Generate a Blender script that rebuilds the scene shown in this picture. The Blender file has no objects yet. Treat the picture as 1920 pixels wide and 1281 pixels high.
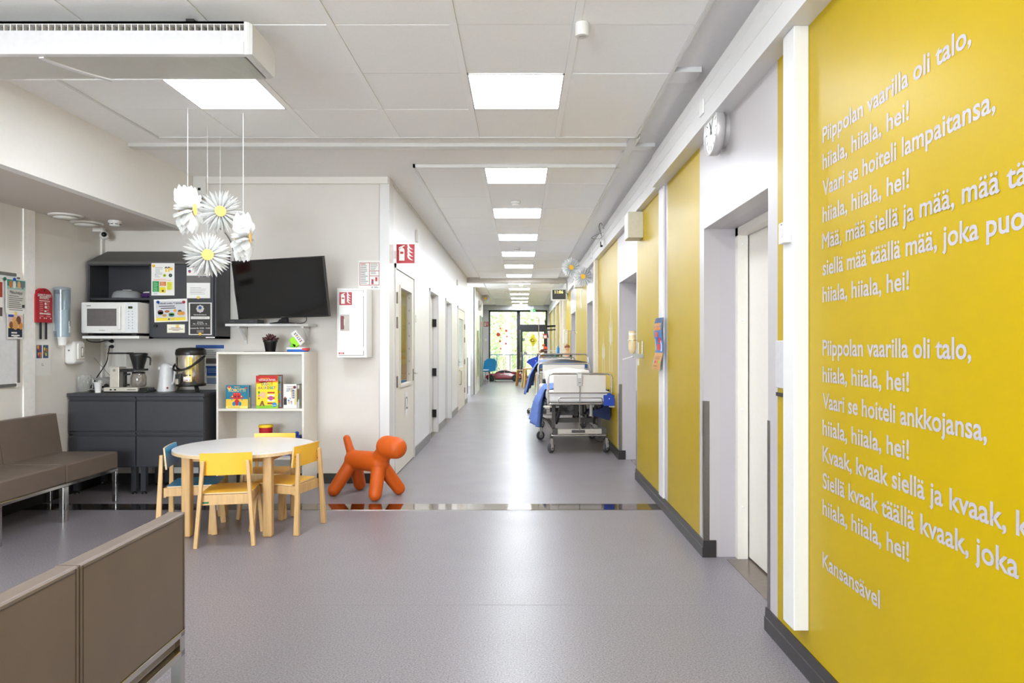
import bpy, bmesh, math, random
from mathutils import Vector, Matrix
random.seed(7)
PI = math.pi
SC = bpy.context.scene
COL = SC.collection

# ------------------------------------------------------------------ camera, world, exposure
cam_d = bpy.data.cameras.new('camera')
cam = bpy.data.objects.new('camera', cam_d)
COL.objects.link(cam)
cam.location = (0, 0, 1.35)
cam.rotation_euler = (PI / 2, 0, 0)
cam_d.sensor_width = 36
cam_d.lens = 24
cam_d.shift_x = -17 / 1920
cam_d.shift_y = 9.5 / 1920
cam_d.clip_start = 0.05
cam_d.clip_end = 300
SC.camera = cam

w = bpy.data.worlds.new('daylight')
SC.world = w
w.use_nodes = True
_bg = w.node_tree.nodes['Background']
_sky = w.node_tree.nodes.new('ShaderNodeTexSky')
_sky.sky_type = 'NISHITA'
_sky.sun_disc = False
_sky.sun_elevation = math.radians(42)
_sky.sun_rotation = math.radians(150)
_sky.air_density = 1.6
_sky.dust_density = 3.0
w.node_tree.links.new(_sky.outputs[0], _bg.inputs[0])
_bg.inputs[1].default_value = 0.6

sun_d = bpy.data.lights.new('sun', 'SUN')
sun_d.energy = 1.8
sun_d.color = (1.0, 0.94, 0.85)
sun_d.angle = math.radians(1.0)
sun = bpy.data.objects.new('sun', sun_d)
COL.objects.link(sun)
sun.location = (0, 40, 20)
sun.rotation_euler = (math.radians(48), 0, math.radians(28))

# unseen area lamps added as fill behind the camera and in the far side hall
for _loc, _rot, _sx, _sy, _e in (((-2.6, -3.55, 1.55), (PI / 2, 0, 0), 2.8, 1.9, 195), ((-3.15, 19.9, 1.6), (0, -PI / 2, 0), 1.8, 6.0, 120)):
    _l = bpy.data.lights.new('added_fill_light', 'AREA')
    _l.shape = 'RECTANGLE'
    _l.size, _l.size_y = _sx, _sy
    _l.energy = _e
    _l.color = (0.84, 0.93, 1.0)
    _o = bpy.data.objects.new('added_fill_light', _l)
    COL.objects.link(_o)
    _o.location = _loc
    _o.rotation_euler = _rot
SC.view_settings.view_transform = 'Standard'
SC.view_settings.look = 'None'
SC.view_settings.exposure = 1.02
SC.view_settings.gamma = 1.0
SC.view_settings.use_curve_mapping = False
PANEL = 13.5          # radiance of the ceiling light diffusers
FX, FH = 1280.0, 1.35


def P(px, py, Y):
    return Vector(((px - 977) * Y / FX, Y, FH - (py - 650) * Y / FX))


# ------------------------------------------------------------------ materials
def lin(c):
    out = []
    for v in c:
        v /= 255.0
        out.append(v / 12.92 if v <= 0.04045 else ((v + 0.055) / 1.055) ** 2.4)
    return (out[0], out[1], out[2], 1.0)


MATS = {}


def mat(name, rgb, rough=0.5, metal=0.0, vary=0.04, scale=30.0, bump=0.0, bscale=200.0, coat=0.0, emit=None, es=0.0,
        stretch=None):
    if name in MATS:
        return MATS[name]
    m = bpy.data.materials.new(name)
    m.use_nodes = True
    nt = m.node_tree
    b = nt.nodes['Principled BSDF']
    b.inputs['Roughness'].default_value = rough
    b.inputs['Metallic'].default_value = metal
    if coat:
        b.inputs['Coat Weight'].default_value = coat
        b.inputs['Coat Roughness'].default_value = 0.15
    c = lin(rgb)
    tc = nt.nodes.new('ShaderNodeTexCoord')
    src = tc.outputs['Object']
    if stretch:
        mp = nt.nodes.new('ShaderNodeMapping')
        mp.inputs['Scale'].default_value = stretch
        nt.links.new(src, mp.inputs[0])
        src = mp.outputs[0]
    if vary > 0:
        n = nt.nodes.new('ShaderNodeTexNoise')
        n.inputs['Scale'].default_value = scale
        n.inputs['Detail'].default_value = 3
        nt.links.new(src, n.inputs['Vector'])
        r = nt.nodes.new('ShaderNodeValToRGB')
        lo = [max(0, v * (1 - vary)) for v in c[:3]] + [1]
        hi = [min(1, v * (1 + vary)) for v in c[:3]] + [1]
        r.color_ramp.elements[0].position = 0.3
        r.color_ramp.elements[0].color = lo
        r.color_ramp.elements[1].position = 0.7
        r.color_ramp.elements[1].color = hi
        nt.links.new(n.outputs['Fac'], r.inputs['Fac'])
        nt.links.new(r.outputs['Color'], b.inputs['Base Color'])
    else:
        b.inputs['Base Color'].default_value = c
    if bump > 0:
        n2 = nt.nodes.new('ShaderNodeTexNoise')
        n2.inputs['Scale'].default_value = bscale
        n2.inputs['Detail'].default_value = 2
        nt.links.new(tc.outputs['Object'], n2.inputs['Vector'])
        bp = nt.nodes.new('ShaderNodeBump')
        bp.inputs['Strength'].default_value = bump
        bp.inputs['Distance'].default_value = 0.002
        nt.links.new(n2.outputs['Fac'], bp.inputs['Height'])
        nt.links.new(bp.outputs['Normal'], b.inputs['Normal'])
    if emit:
        b.inputs['Emission Color'].default_value = lin(emit)
        b.inputs['Emission Strength'].default_value = es
    MATS[name] = m
    return m


def pc(r, g, b):
    """a printed / painted colour"""
    return mat('print_%d_%d_%d' % (r, g, b), (r, g, b), 0.55, vary=0.02)


def glass_mat(name, tint=(255, 255, 255), refl=0.08, alpha=0.92, fres=0.5):
    if name in MATS:
        return MATS[name]
    m = bpy.data.materials.new(name)
    m.use_nodes = True
    nt = m.node_tree
    nt.nodes.remove(nt.nodes['Principled BSDF'])
    out = nt.nodes['Material Output']
    t = nt.nodes.new('ShaderNodeBsdfTransparent')
    t.inputs[0].default_value = lin(tint)
    g = nt.nodes.new('ShaderNodeBsdfGlossy')
    g.inputs['Roughness'].default_value = 0.03
    fr = nt.nodes.new('ShaderNodeLayerWeight')
    fr.inputs['Blend'].default_value = 0.25
    mu = nt.nodes.new('ShaderNodeMath')
    mu.operation = 'MULTIPLY_ADD'
    mu.inputs[1].default_value = fres
    mu.inputs[2].default_value = refl
    nt.links.new(fr.outputs['Fresnel'], mu.inputs[0])
    mx = nt.nodes.new('ShaderNodeMixShader')
    nt.links.new(mu.outputs[0], mx.inputs[0])
    nt.links.new(t.outputs[0], mx.inputs[1])
    nt.links.new(g.outputs[0], mx.inputs[2])
    if alpha < 1:
        d = nt.nodes.new('ShaderNodeBsdfDiffuse')
        d.inputs[0].default_value = lin(tint)
        m2 = nt.nodes.new('ShaderNodeMixShader')
        m2.inputs[0].default_value = alpha
        nt.links.new(d.outputs[0], m2.inputs[1])
        nt.links.new(mx.outputs[0], m2.inputs[2])
        mx = m2
    nt.links.new(mx.outputs[0], out.inputs[0])
    MATS[name] = m
    return m


def floor_material():
    m = bpy.data.materials.new('speckled_vinyl')
    m.use_nodes = True
    nt = m.node_tree
    b = nt.nodes['Principled BSDF']
    tc = nt.nodes.new('ShaderNodeTexCoord')
    n1 = nt.nodes.new('ShaderNodeTexNoise')
    n1.inputs['Scale'].default_value = 130
    n1.inputs['Detail'].default_value = 2
    n1.inputs['Roughness'].default_value = 0.7
    r1 = nt.nodes.new('ShaderNodeValToRGB')
    e = r1.color_ramp.elements
    e[0].position, e[0].color = 0.30, lin((80, 75, 78))
    e[1].position, e[1].color = 0.70, lin((163, 157, 161))
    x = e.new(0.44)
    x.color = lin((125, 119, 123))
    x = e.new(0.58)
    x.color = lin((137, 131, 135))
    nt.links.new(tc.outputs['Object'], n1.inputs['Vector'])
    nt.links.new(n1.outputs['Fac'], r1.inputs['Fac'])
    nt.links.new(r1.outputs['Color'], b.inputs['Base Color'])
    n2 = nt.nodes.new('ShaderNodeTexNoise')
    n2.inputs['Scale'].default_value = 3
    nt.links.new(tc.outputs['Object'], n2.inputs['Vector'])
    mr = nt.nodes.new('ShaderNodeMapRange')
    mr.inputs['To Min'].default_value = 0.30
    mr.inputs['To Max'].default_value = 0.40
    nt.links.new(n2.outputs['Fac'], mr.inputs['Value'])
    nt.links.new(mr.outputs[0], b.inputs['Roughness'])
    return m


M_FLOOR = floor_material()
M_CEIL = mat('ceiling_white', (249, 248, 247), 0.7, vary=0.015, scale=60, bump=0.15, bscale=500)
M_SLAB = mat('ceiling_upper', (247, 245, 243), 0.7, vary=0.015)
M_WALL = mat('wall_cream', (234, 229, 223), 0.55, vary=0.012, scale=8)
M_WHITE = mat('wall_white', (236, 235, 235), 0.32, vary=0.012, scale=8)
M_TRIM = mat('trim_white', (222, 220, 218), 0.3, vary=0.01)
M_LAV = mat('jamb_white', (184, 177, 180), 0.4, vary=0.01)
M_BULK = mat('bulkhead_white', (247, 244, 240), 0.5, vary=0.01)
M_BACK = mat('wall_back_cream', (222, 216, 209), 0.55, vary=0.012, scale=8)
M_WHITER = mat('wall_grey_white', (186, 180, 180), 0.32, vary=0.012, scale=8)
M_YEL = mat('wall_yellow', (178, 150, 1), 0.36, vary=0.03, scale=3, bump=0.05, bscale=120)
M_YEL.node_tree.nodes['Principled BSDF'].inputs['Specular IOR Level'].default_value = 0.2
M_DARK = mat('skirting_dark', (48, 45, 45), 0.35, vary=0.05)
M_STEEL = mat('brushed_steel', (150, 145, 140), 0.28, 1.0, vary=0.05, scale=80)
M_CHROME = mat('chrome', (205, 203, 200), 0.12, 1.0, vary=0.02)
M_DOOR = mat('door_cream', (228, 222, 212), 0.4, vary=0.012)
M_PLAST = mat('white_plastic', (232, 230, 226), 0.35, vary=0.01)
M_BLACK = mat('black_plastic', (22, 21, 21), 0.35, vary=0.05)
M_SCREEN = mat('dark_screen', (8, 8, 9), 0.08, vary=0.05)
M_GREYC = mat('charcoal_metal', (57, 57, 62), 0.42, vary=0.03, scale=12)
M_GREYD = mat('charcoal_dark', (52, 52, 56), 0.45, vary=0.03)
M_SOFA = mat('taupe_vinyl', (112, 98, 87), 0.42, vary=0.05, scale=6, bump=0.1, bscale=260)
M_BIRCH = mat('birch_wood', (208, 168, 114), 0.42, vary=0.12, scale=7, stretch=(6, 6, 0.7))
M_BIRCHX = mat('birch_edge', (226, 196, 150), 0.45, vary=0.12, scale=40, stretch=(1, 1, 6))
M_CHY = mat('yellow_laminate', (250, 192, 56), 0.38, vary=0.02)
M_CHB = mat('blue_laminate', (26, 136, 186), 0.38, vary=0.02)
M_TABW = mat('table_laminate', (232, 228, 226), 0.3, vary=0.012)
M_ORANGE = mat('orange_plastic', (206, 88, 0), 0.55, vary=0.03, scale=20)
M_PAPER = mat('white_paper', (238, 236, 232), 0.6, vary=0.01)
M_RED = mat('sign_red', (176, 22, 34), 0.4, vary=0.03)
M_GLOW = None


def glow_mat(name, rgb, s):
    m = bpy.data.materials.new(name)
    m.use_nodes = True
    nt = m.node_tree
    b = nt.nodes['Principled BSDF']
    b.inputs['Base Color'].default_value = lin([q * .6 for q in rgb])
    b.inputs['Emission Color'].default_value = lin(rgb)
    b.inputs['Emission Strength'].default_value = s
    return m


M_GLOW = glow_mat('light_diffuser', (240, 247, 255), PANEL)
M_GLOW_C = glow_mat('light_diffuser_corridor', (240, 247, 255), PANEL * 1.18)


# ------------------------------------------------------------------ mesh building
def prop(o, label=None, cat=None, group=None, kind=None):
    if label:
        o['label'] = label
    if cat:
        o['category'] = cat
    if group:
        o['group'] = group
    if kind:
        o['kind'] = kind
    return o


def thing(name, label, cat, loc=(0, 0, 0), rz=0.0, group=None, rot=None):
    o = bpy.data.objects.new(name, None)
    o.empty_display_size = 0.1
    COL.objects.link(o)
    o.location = loc
    o.rotation_euler = rot if rot else (0, 0, rz)
    return prop(o, label, cat, group)


def dup(root, loc=None, rz=None, label=None):
    r = root.copy()
    COL.objects.link(r)
    if loc is not None:
        r.location = loc
    if rz is not None:
        r.rotation_euler = (0, 0, rz)
    if label:
        r['label'] = label
    for ch in list(root.children):
        c = ch.copy()
        COL.objects.link(c)
        c.parent = r
        for g in list(ch.children):
            d = g.copy()
            COL.objects.link(d)
            d.parent = c
    return r


_TXT = {}


def text_geo(body, bold):
    k = (body, bold)
    if k in _TXT:
        return _TXT[k]
    if bold > 0 and 'M' in body:                                        # this glyph breaks when offset: thicken by shifted outlines
        v0, f0, w0 = text_geo(body, 0.0)
        vs, fs = [], []
        for k_, (dx, dy) in enumerate(((0, 0), (bold, 0), (-bold, 0), (0, bold), (0, -bold))):
            fs += [tuple(q + len(vs) for q in f) for f in f0]
            vs += [(v[0] + dx, v[1] + dy, -.0002 * k_) for v in v0]
        _TXT[k] = (vs, fs, w0)
        return _TXT[k]
    cu = bpy.data.curves.new('t', 'FONT')
    cu.body = body
    cu.resolution_u = 3
    cu.offset = bold
    ob = bpy.data.objects.new('t', cu)
    COL.objects.link(ob)
    dg = bpy.context.evaluated_depsgraph_get()
    ev = ob.evaluated_get(dg)
    me = ev.to_mesh()
    vs = [(v.co[0], v.co[1], 0.0) for v in me.vertices]
    fs = [tuple(p.vertices) for p in me.polygons]
    ev.to_mesh_clear()
    bpy.data.objects.remove(ob)
    bpy.data.curves.remove(cu)
    x0 = min(v[0] for v in vs)
    x1 = max(v[0] for v in vs)
    vs = [(v[0] - x0, v[1], 0.0) for v in vs]
    _TXT[k] = (vs, fs, x1 - x0)
    return _TXT[k]


def spl(pts, n=8):
    """Catmull-Rom through the points"""
    pts = [Vector(p) for p in pts]
    q = [pts[0] * 2 - pts[1]] + pts + [pts[-1] * 2 - pts[-2]]
    out = []
    for i in range(1, len(q) - 2):
        a, b, c, d = q[i - 1], q[i], q[i + 1], q[i + 2]
        for k in range(n):
            t = k / n
            out.append(0.5 * ((2 * b) + (c - a) * t + (2 * a - 5 * b + 4 * c - d) * t * t + (3 * b - a - 3 * c + d) * t ** 3))
    out.append(pts[-1])
    return out


def arc_pts(pts, r, n=5):
    """polyline with rounded corners"""
    pts = [Vector(p) for p in pts]
    out = [pts[0]]
    for i in range(1, len(pts) - 1):
        a, b, c = pts[i - 1], pts[i], pts[i + 1]
        d1 = (a - b).normalized()
        d2 = (c - b).normalized()
        rr = min(r, (a - b).length / 2, (c - b).length / 2)
        p1, p2 = b + d1 * rr, b + d2 * rr
        for k in range(n + 1):
            t = k / n
            out.append(p1 * (1 - t) ** 2 + b * 2 * t * (1 - t) + p2 * t * t)
    out.append(pts[-1])
    return out


class MB:
    def __init__(s):
        s.v, s.f, s.m, s.sm, s.mats = [], [], [], [], []

    def mi(s, m):
        if m not in s.mats:
            s.mats.append(m)
        return s.mats.index(m)

    def add(s, vs, fs, m, smooth=False):
        n = len(s.v)
        s.v += [tuple(v) for v in vs]
        i = s.mi(m)
        for f in fs:
            s.f.append(tuple(n + k for k in f))
            s.m.append(i)
            s.sm.append(smooth)
        return s

    def box(s, x0, x1, y0, y1, z0, z1, m, M=None):
        vs = [Vector((x, y, z)) for x in (x0, x1) for y in (y0, y1) for z in (z0, z1)]
        if M:
            vs = [M @ v for v in vs]
        return s.add(vs, [(0, 1, 3, 2), (4, 6, 7, 5), (0, 4, 5, 1), (2, 3, 7, 6), (0, 2, 6, 4), (1, 5, 7, 3)], m)

    def bar(s, a, b, w, t, m, up=(0, 0, 1), w2=None, t2=None):
        """square bar from a to b, w wide across 'side', t thick"""
        a, b = Vector(a), Vector(b)
        d = (b - a).normalized()
        side = d.cross(Vector(up))
        if side.length < 1e-4:
            side = d.cross(Vector((0, 1, 0)))
        side.normalize()
        o = side.cross(d).normalized()
        w2 = w2 or w
        t2 = t2 or t
        vs = []
        for c, ww, tt in ((a, w, t), (b, w2, t2)):
            for sx, sy in ((-1, -1), (1, -1), (1, 1), (-1, 1)):
                vs.append(c + side * sx * ww / 2 + o * sy * tt / 2)
        return s.add(vs, [(3, 2, 1, 0), (4, 5, 6, 7), (0, 1, 5, 4), (1, 2, 6, 5), (2, 3, 7, 6), (3, 0, 4, 7)], m)

    def tube(s, pts, r, m, n=8, caps=True, closed=False):
        pts = [Vector(p) for p in pts]
        rs = r if isinstance(r, (list, tuple)) else [r] * len(pts)
        t = (pts[1] - pts[0]).normalized()
        u = t.orthogonal().normalized()
        vs = []
        for i, p in enumerate(pts):
            a = pts[max(i - 1, 0)]
            b = pts[min(i + 1, len(pts) - 1)]
            t2 = (b - a)
            if t2.length > 1e-9:
                t2.normalize()
                u = (u - t2 * u.dot(t2))
                u = u.normalized() if u.length > 1e-6 else t2.orthogonal().normalized()
                t = t2
            q = t.cross(u)
            for k in range(n):
                an = 2 * PI * k / n
                vs.append(p + (u * math.cos(an) + q * math.sin(an)) * rs[i])
        fs = []
        for i in range(len(pts) - 1):
            for k in range(n):
                k2 = (k + 1) % n
                fs.append((i * n + k, i * n + k2, (i + 1) * n + k2, (i + 1) * n + k))
        s.add(vs, fs, m, True)
        if caps:
            s.add(vs[:n], [tuple(reversed(range(n)))], m)
            s.add(vs[-n:], [tuple(range(n))], m)
        return s

    def lathe(s, prof, m, c=(0, 0, 0), n=24, M=None, smooth=True, capb=True, capt=True):
        """prof: list of (r, z) about the z axis through c"""
        vs = []
        for r, z in prof:
            for k in range(n):
                a = 2 * PI * k / n
                v = Vector((r * math.cos(a), r * math.sin(a), z))
                if M:
                    v = M @ v
                vs.append(v + Vector(c))
        fs = []
        for i in range(len(prof) - 1):
            for k in range(n):
                k2 = (k + 1) % n
                fs.append((i * n + k, i * n + k2, (i + 1) * n + k2, (i + 1) * n + k))
        s.add(vs, fs, m, smooth)
        if capb:
            s.add(vs[:n], [tuple(reversed(range(n)))], m)
        if capt:
            s.add(vs[-n:], [tuple(range(n))], m)
        return s

    def sphere(s, c, r, m, n=16, k=10, sc=(1, 1, 1), M=None):
        vs, fs = [], []
        for i in range(k + 1):
            th = PI * i / k
            for j in range(n):
                a = 2 * PI * j / n
                v = Vector((r * sc[0] * math.sin(th) * math.cos(a), r * sc[1] * math.sin(th) * math.sin(a), r * sc[2] * math.cos(th)))
                if M:
                    v = M @ v
                vs.append(v + Vector(c))
        for i in range(k):
            for j in range(n):
                j2 = (j + 1) % n
                fs.append((i * n + j, (i + 1) * n + j, (i + 1) * n + j2, i * n + j2))
        return s.add(vs, fs, m, True)

    def prism(s, poly, h0, h1, m, axis='y', smooth=False):
        """poly of 2-D points extruded along axis: y -> poly is (x,z); z -> (x,y); x -> (y,z)"""
        n = len(poly)

        def mk(p, h):
            return (p[0], h, p[1]) if axis == 'y' else (p[0], p[1], h) if axis == 'z' else (h, p[0], p[1])
        vs = [mk(p, h0) for p in poly] + [mk(p, h1) for p in poly]
        s.add(vs, [(i, (i + 1) % n, n + (i + 1) % n, n + i) for i in range(n)], m, smooth)
        s.add(vs, [tuple(range(n - 1, -1, -1)), tuple(range(n, 2 * n))], m)
        return s

    def grid(s, fn, nu, nv, m, smooth=True):
        vs = [fn(i / nu, j / nv) for j in range(nv + 1) for i in range(nu + 1)]
        fs = [(j * (nu + 1) + i, j * (nu + 1) + i + 1, (j + 1) * (nu + 1) + i + 1, (j + 1) * (nu + 1) + i) for j in range(nv) for i in range(nu)]
        return s.add(vs, fs, m, smooth)

    # -- flat print on a sheet that faces -y (x right, z up)
    def rect(s, x0, z0, x1, z1, m, y=-0.002):
        return s.add([(x0, y, z0), (x1, y, z0), (x1, y, z1), (x0, y, z1)], [(0, 1, 2, 3)], m)

    def poly(s, pts, m, y=-0.002):
        return s.add([(p[0], y, p[1]) for p in pts], [tuple(range(len(pts)))], m)

    def disc(s, x, z, r, m, y=-0.002, n=20, rz=None):
        rz = rz or r
        return s.poly([(x + r * math.cos(2 * PI * k / n), z + rz * math.sin(2 * PI * k / n)) for k in range(n)], m, y)

    def text(s, body, x, z, w, m, y=-0.0026, h=None, bold=0.0, align='l'):
        """w = width of the whole line; h = cap height"""
        vs, fs, tw = text_geo(body, bold)
        kx = w / tw if w else h / 0.73
        kz = (h / 0.73) if h else kx
        ww = tw * kx
        if align == 'c':
            x -= ww / 2
        return s.add([(x + v[0] * kx, y + v[2], z + v[1] * kz) for v in vs], fs, m)

    def lines(s, x0, x1, ztop, n, dz, h, m, y=-0.0024, seed=1):
        r = random.Random(seed)
        for i in range(n):
            e = x0 + (x1 - x0) * r.uniform(0.6, 1.0)
            s.rect(x0, ztop - i * dz - h, e, ztop - i * dz, m, y)
        return s

    def build(s, name, parent=None, bevel=0.0, seg=2, loc=None, kind=None, angle=40, fix=True):
        me = bpy.data.meshes.new(name)
        me.from_pydata(s.v, [], s.f)
        for m in s.mats:
            me.materials.append(m)
        me.polygons.foreach_set('material_index', s.m)
        me.polygons.foreach_set('use_smooth', s.sm)
        me.update()
        o = bpy.data.objects.new(name, me)
        COL.objects.link(o)
        if parent is not None:
            o.parent = parent
        if loc is not None:
            o.location = loc
        if kind:
            o['kind'] = kind
        if bevel > 0:
            b = o.modifiers.new('bevel', 'BEVEL')
            b.width = bevel
            b.segments = seg
            b.limit_method = 'ANGLE'
            b.angle_limit = math.radians(angle)
            b.harden_normals = False
        return o


def B(x0, x1, y0, y1, z0, z1, m):
    return MB().box(x0, x1, y0, y1, z0, z1, m)


def sheet(w, h, m=None, t=0.0014):
    """paper of w x h centred on the origin, facing -y"""
    s = MB()
    s.box(-w / 2, w / 2, -t, 0, -h / 2, h / 2, m or M_PAPER)
    return s


ST = 'structure'
# ================================================================== THE SETTING
XR, XL, XA, YB, YE, YN = 1.174, -1.312, -4.13, 6.75, 27.7, -3.7
ZC, ZR, ZA, XBK = 3.022, 2.992, 2.495, -3.227      # upper ceiling, raft underside, alcove ceiling, bulkhead face

fl = B(-4.6, 3.2, YN - .1, YE + .1, -0.12, 0, M_FLOOR)
fl.build('floor', kind=ST)
# polished metal expansion strip and a welded seam in the vinyl
m_strip = mat('polished_strip', (150, 140, 130), 0.06, 1.0, vary=0.03)
m_strip_d = mat('dark_strip', (44, 40, 38), 0.08, 0.0, vary=0.05, coat=0.5)
B(-2.52, 1.16, 5.635, 5.845, 0, 0.003, m_strip).build('trim_1', kind=ST)
B(-4.12, -2.52, 5.635, 5.845, 0, 0.003, m_strip_d).build('trim_2', kind=ST)
m_seam = mat('vinyl_seam', (140, 134, 136), 0.4)
B(-1.05, 1.16, 3.566, 3.572, 0, 0.0008, m_seam).build('trim_3', kind=ST)

# ---- ceilings
cs = MB()
cs.box(XBK, 3.2, YN, YE, ZC, ZC + .08, M_SLAB)
cs.box(-4.6, XBK, 16.5, YE, ZC, ZC + .08, M_SLAB)
cs.build('ceiling', kind=ST)
B(XA, XBK - .08, YN, YB, ZA, ZA + .05, mat('ceiling_alcove', (214, 205, 196), 0.65, vary=0.015)).build('ceiling_alcove', kind=ST)
B(XBK - .08, XBK, YN, YB, ZA - .012, ZC, M_BULK).build('wall_bulkhead', kind=ST)

PIT, TW, TD = 0.6285, 0.588, 0.62


def raft(name, xs, y0, n, slots, x0, x1, M=M_CEIL):
    """grid of tiles hanging under the ceiling; slots = (column, row) left open for lights"""
    s = MB()
    for j in range(n):
        ya = y0 + j * PITY
        for i, xc in enumerate(xs):
            if (i, j) in slots:
                continue
            dz = 0.0015 * math.sin(i * 7.3 + j * 3.1)
            s.box(xc - TW / 2, xc + TW / 2, ya + .004, ya + PITY - .004, ZR + .003 + dz, ZR + .022, M)
    y1 = y0 + n * PITY
    for a, b in zip(xs[:-1], xs[1:]):
        s.box((a + b) / 2 - .019, (a + b) / 2 + .019, y0, y1, ZR - .001, ZR + .02, mat('grid_white', (252, 251, 250), .5, vary=.01))
    s.box(x0, x0 + .02, y0 - .02, y1 + .02, ZR - .004, ZR + .028, M_TRIM)
    s.box(x1 - .02, x1, y0 - .02, y1 + .02, ZR - .004, ZR + .028, M_TRIM)
    s.box(x0, x1, y0 - .02, y0, ZR - .004, ZR + .028, M_TRIM)
    s.box(x0, x1, y1, y1 + .02, ZR - .004, ZR + .028, M_TRIM)
    return s.build(name, kind=ST)


PITY = 0.623
XS1 = [-.031 + PIT * k for k in range(-4, 2)]
Y1 = 5.355 - 14 * PITY
LROWS = [12, 8, 4]
slots1 = {(i, j) for i in (2 - 1, 4) for j in LROWS}
raft('ceiling_raft_room', XS1, Y1, 14, slots1, XS1[0] - .315, XS1[-1] + .315)
XS2 = [-.046 - PIT, -.046, -.046 + PIT]
Y2 = 6.265
PITY = 0.6175
NR2 = 34
slots2 = {(1, j) for j in range(0, NR2, 3)}
raft('ceiling_raft_corridor', XS2, Y2, NR2, slots2, XS2[0] - .315, XS2[-1] + .315)

# ceiling profiles between the two rafts and across the side gap
t = MB()
t.box(XBK, 1.10, 5.60, 5.70, ZR, ZC, M_TRIM)
t.box(.865, .935, 5.37, 6.25, ZR - .004, ZC, M_TRIM)
t.build('trim_4', kind=ST)
B(.90, 1.08, 4.08, 4.26, ZR, ZC, M_TRIM).build('trim_5', kind=ST)
B(.90, 1.08, 2.6, 2.78, ZR, ZC, M_TRIM).build('trim_6', kind=ST)
B(XL - .1, 1.1, 16.5, 16.75, 2.90, ZC, mat('beam_beige', (196, 188, 178), 0.5)).build('trim_7', kind=ST)
B(-2.6, 1.174, 27.3, YE, 2.82, ZC, mat('bulkhead_grey', (188, 192, 194), 0.6)).build('trim_8', kind=ST)

# ---- back wall with the television and the drinks corner
bw = MB()
bw.box(XA - .1, XL - .09, YB, YB + .12, 0, ZC, M_BACK)
bw.build('wall_back', kind=ST)
B(XA - .12, XA, YN, YB, 0, ZC, M_WALL).build('wall_left', kind=ST)
B(XA, 3.2, YN - .12, YN, 0, ZC, M_WALL).build('wall_front', kind=ST)
t = MB()                                                             # cover strip under the ceiling, corner posts
t.box(XBK, XL + .0, YB - .03, YB, 2.955, ZC, M_WALL)
t.build('trim_9', kind=ST)
B(XL - .085, XL + .012, YB - .012, YB + .20, 0, ZC, M_TRIM).build('trim_10', kind=ST)
B(XA, XA + .012, 5.655, 5.785, 0, ZA, mat('strip_white', (250, 247, 244), .35)).build('trim_11', kind=ST)
B(XA, XA + .02, YB - .05, YB, 0, ZA, M_WALL).build('trim_12', kind=ST)
B(-2.0, XL - .09, YB - .016, YB, 0, .098, M_DARK).build('baseboard_back', kind=ST, bevel=.004)
B(XA, -2.0, YB - .014, YB, 0, .098, M_DARK).build('baseboard_alcove', kind=ST)
B(XA, XA + .014, YN, YB, 0, .098, M_DARK).build('baseboard_left', kind=ST)

# ---- left wall of the corridor: door openings (y0, y1, top)
LD = [(7.12, 8.33, 2.17), (9.80, 10.75, 2.15), (11.87, 12.80, 2.15), (14.15, 15.75, 2.15)]
TH = .065                                                             # thin partition
lw = MB()
y = YB + .12
for a, b, h in LD:
    lw.box(XL - TH, XL, y, a, 0, ZC, M_WHITE)
    lw.box(XL - TH, XL, a, b, h, ZC, M_WHITE)
    y = b
lw.box(XL - TH, XL, y, 16.6, 0, ZC, M_WHITE)
lw.build('wall_corridor_left', kind=ST)
sk = MB()
for a, b in ((8.37, 9.78), (10.78, 11.85), (12.83, 14.12), (15.8, 16.6)):
    sk.box(XL, XL + .012, a, b, 0, .11, mat('skirting_grey', (112, 110, 110), 0.35))
sk.build('baseboard_corridor_left', kind=ST)
B(XL, XL + .014, YB + .2, 16.5, 3.0, ZC, M_TRIM).build('trim_13', kind=ST)


def door_frame(s, a, b, h, X, sgn=1, m=M_TRIM, wd=.05, pr=.012):
    """architrave around an opening in a wall at x = X facing sgn"""
    s.box(X, X + sgn * pr, a - wd, a, 0, h + wd, m)
    s.box(X, X + sgn * pr, b, b + wd, 0, h + wd, m)
    s.box(X, X + sgn * pr, a - wd, b + wd, h, h + wd, m)


def hinge(parent, y, z, X):
    s = MB()
    s.box(X - .002, X + .012, y - .03, y + .03, z - .055, z + .055, M_STEEL)
    s.tube([(X + .014, y, z - .06), (X + .014, y, z + .06)], .008, M_STEEL)
    return s.build('hinge', parent)


def lever(parent, X, y, z, sgn, dirn):
    s = MB()
    s.box(min(X, X + sgn * .008), max(X, X + sgn * .008), y - .02, y + .02, z - .09, z + .05, M_STEEL)
    s.tube(arc_pts([(X, y, z), (X + sgn * .05, y, z), (X + sgn * .05, y + dirn * .12, z)], .02), .009, M_CHROME)
    return s.build('handle', parent)


# door 1: glazed door with the number 12
a, b, h = LD[0]
d1 = thing('door_1', None, None, (0, 0, 0))
d1['kind'] = ST
s = MB()
door_frame(s, a, b, h, XL, 1, M_TRIM, .045)
s.box(XL - .065, XL - .045, a, a + .02, 0, h, M_TRIM)
s.build('door_frame', d1)
ga, gb, gz0, gz1 = 7.37, 8.10, .935, 1.985
s = MB()
X0, X1 = XL - .044, XL + .004
s.box(X0, X1, a + .01, ga, .01, h - .01, M_DOOR)
s.box(X0, X1, gb, b - .01, .01, h - .01, M_DOOR)
s.box(X0, X1, ga, gb, .01, gz0, M_DOOR)
s.box(X0, X1, ga, gb, gz1, h - .01, M_DOOR)
s.build('leaf', d1)
s = MB()
for q in ((ga - .03, ga, gz0 - .03, gz1 + .03), (gb, gb + .03, gz0 - .03, gz1 + .03), (ga, gb, gz0 - .03, gz0), (ga, gb, gz1, gz1 + .03)):
    s.box(X1, X1 + .012, q[0], q[1], q[2], q[3], M_DOOR)
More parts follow.
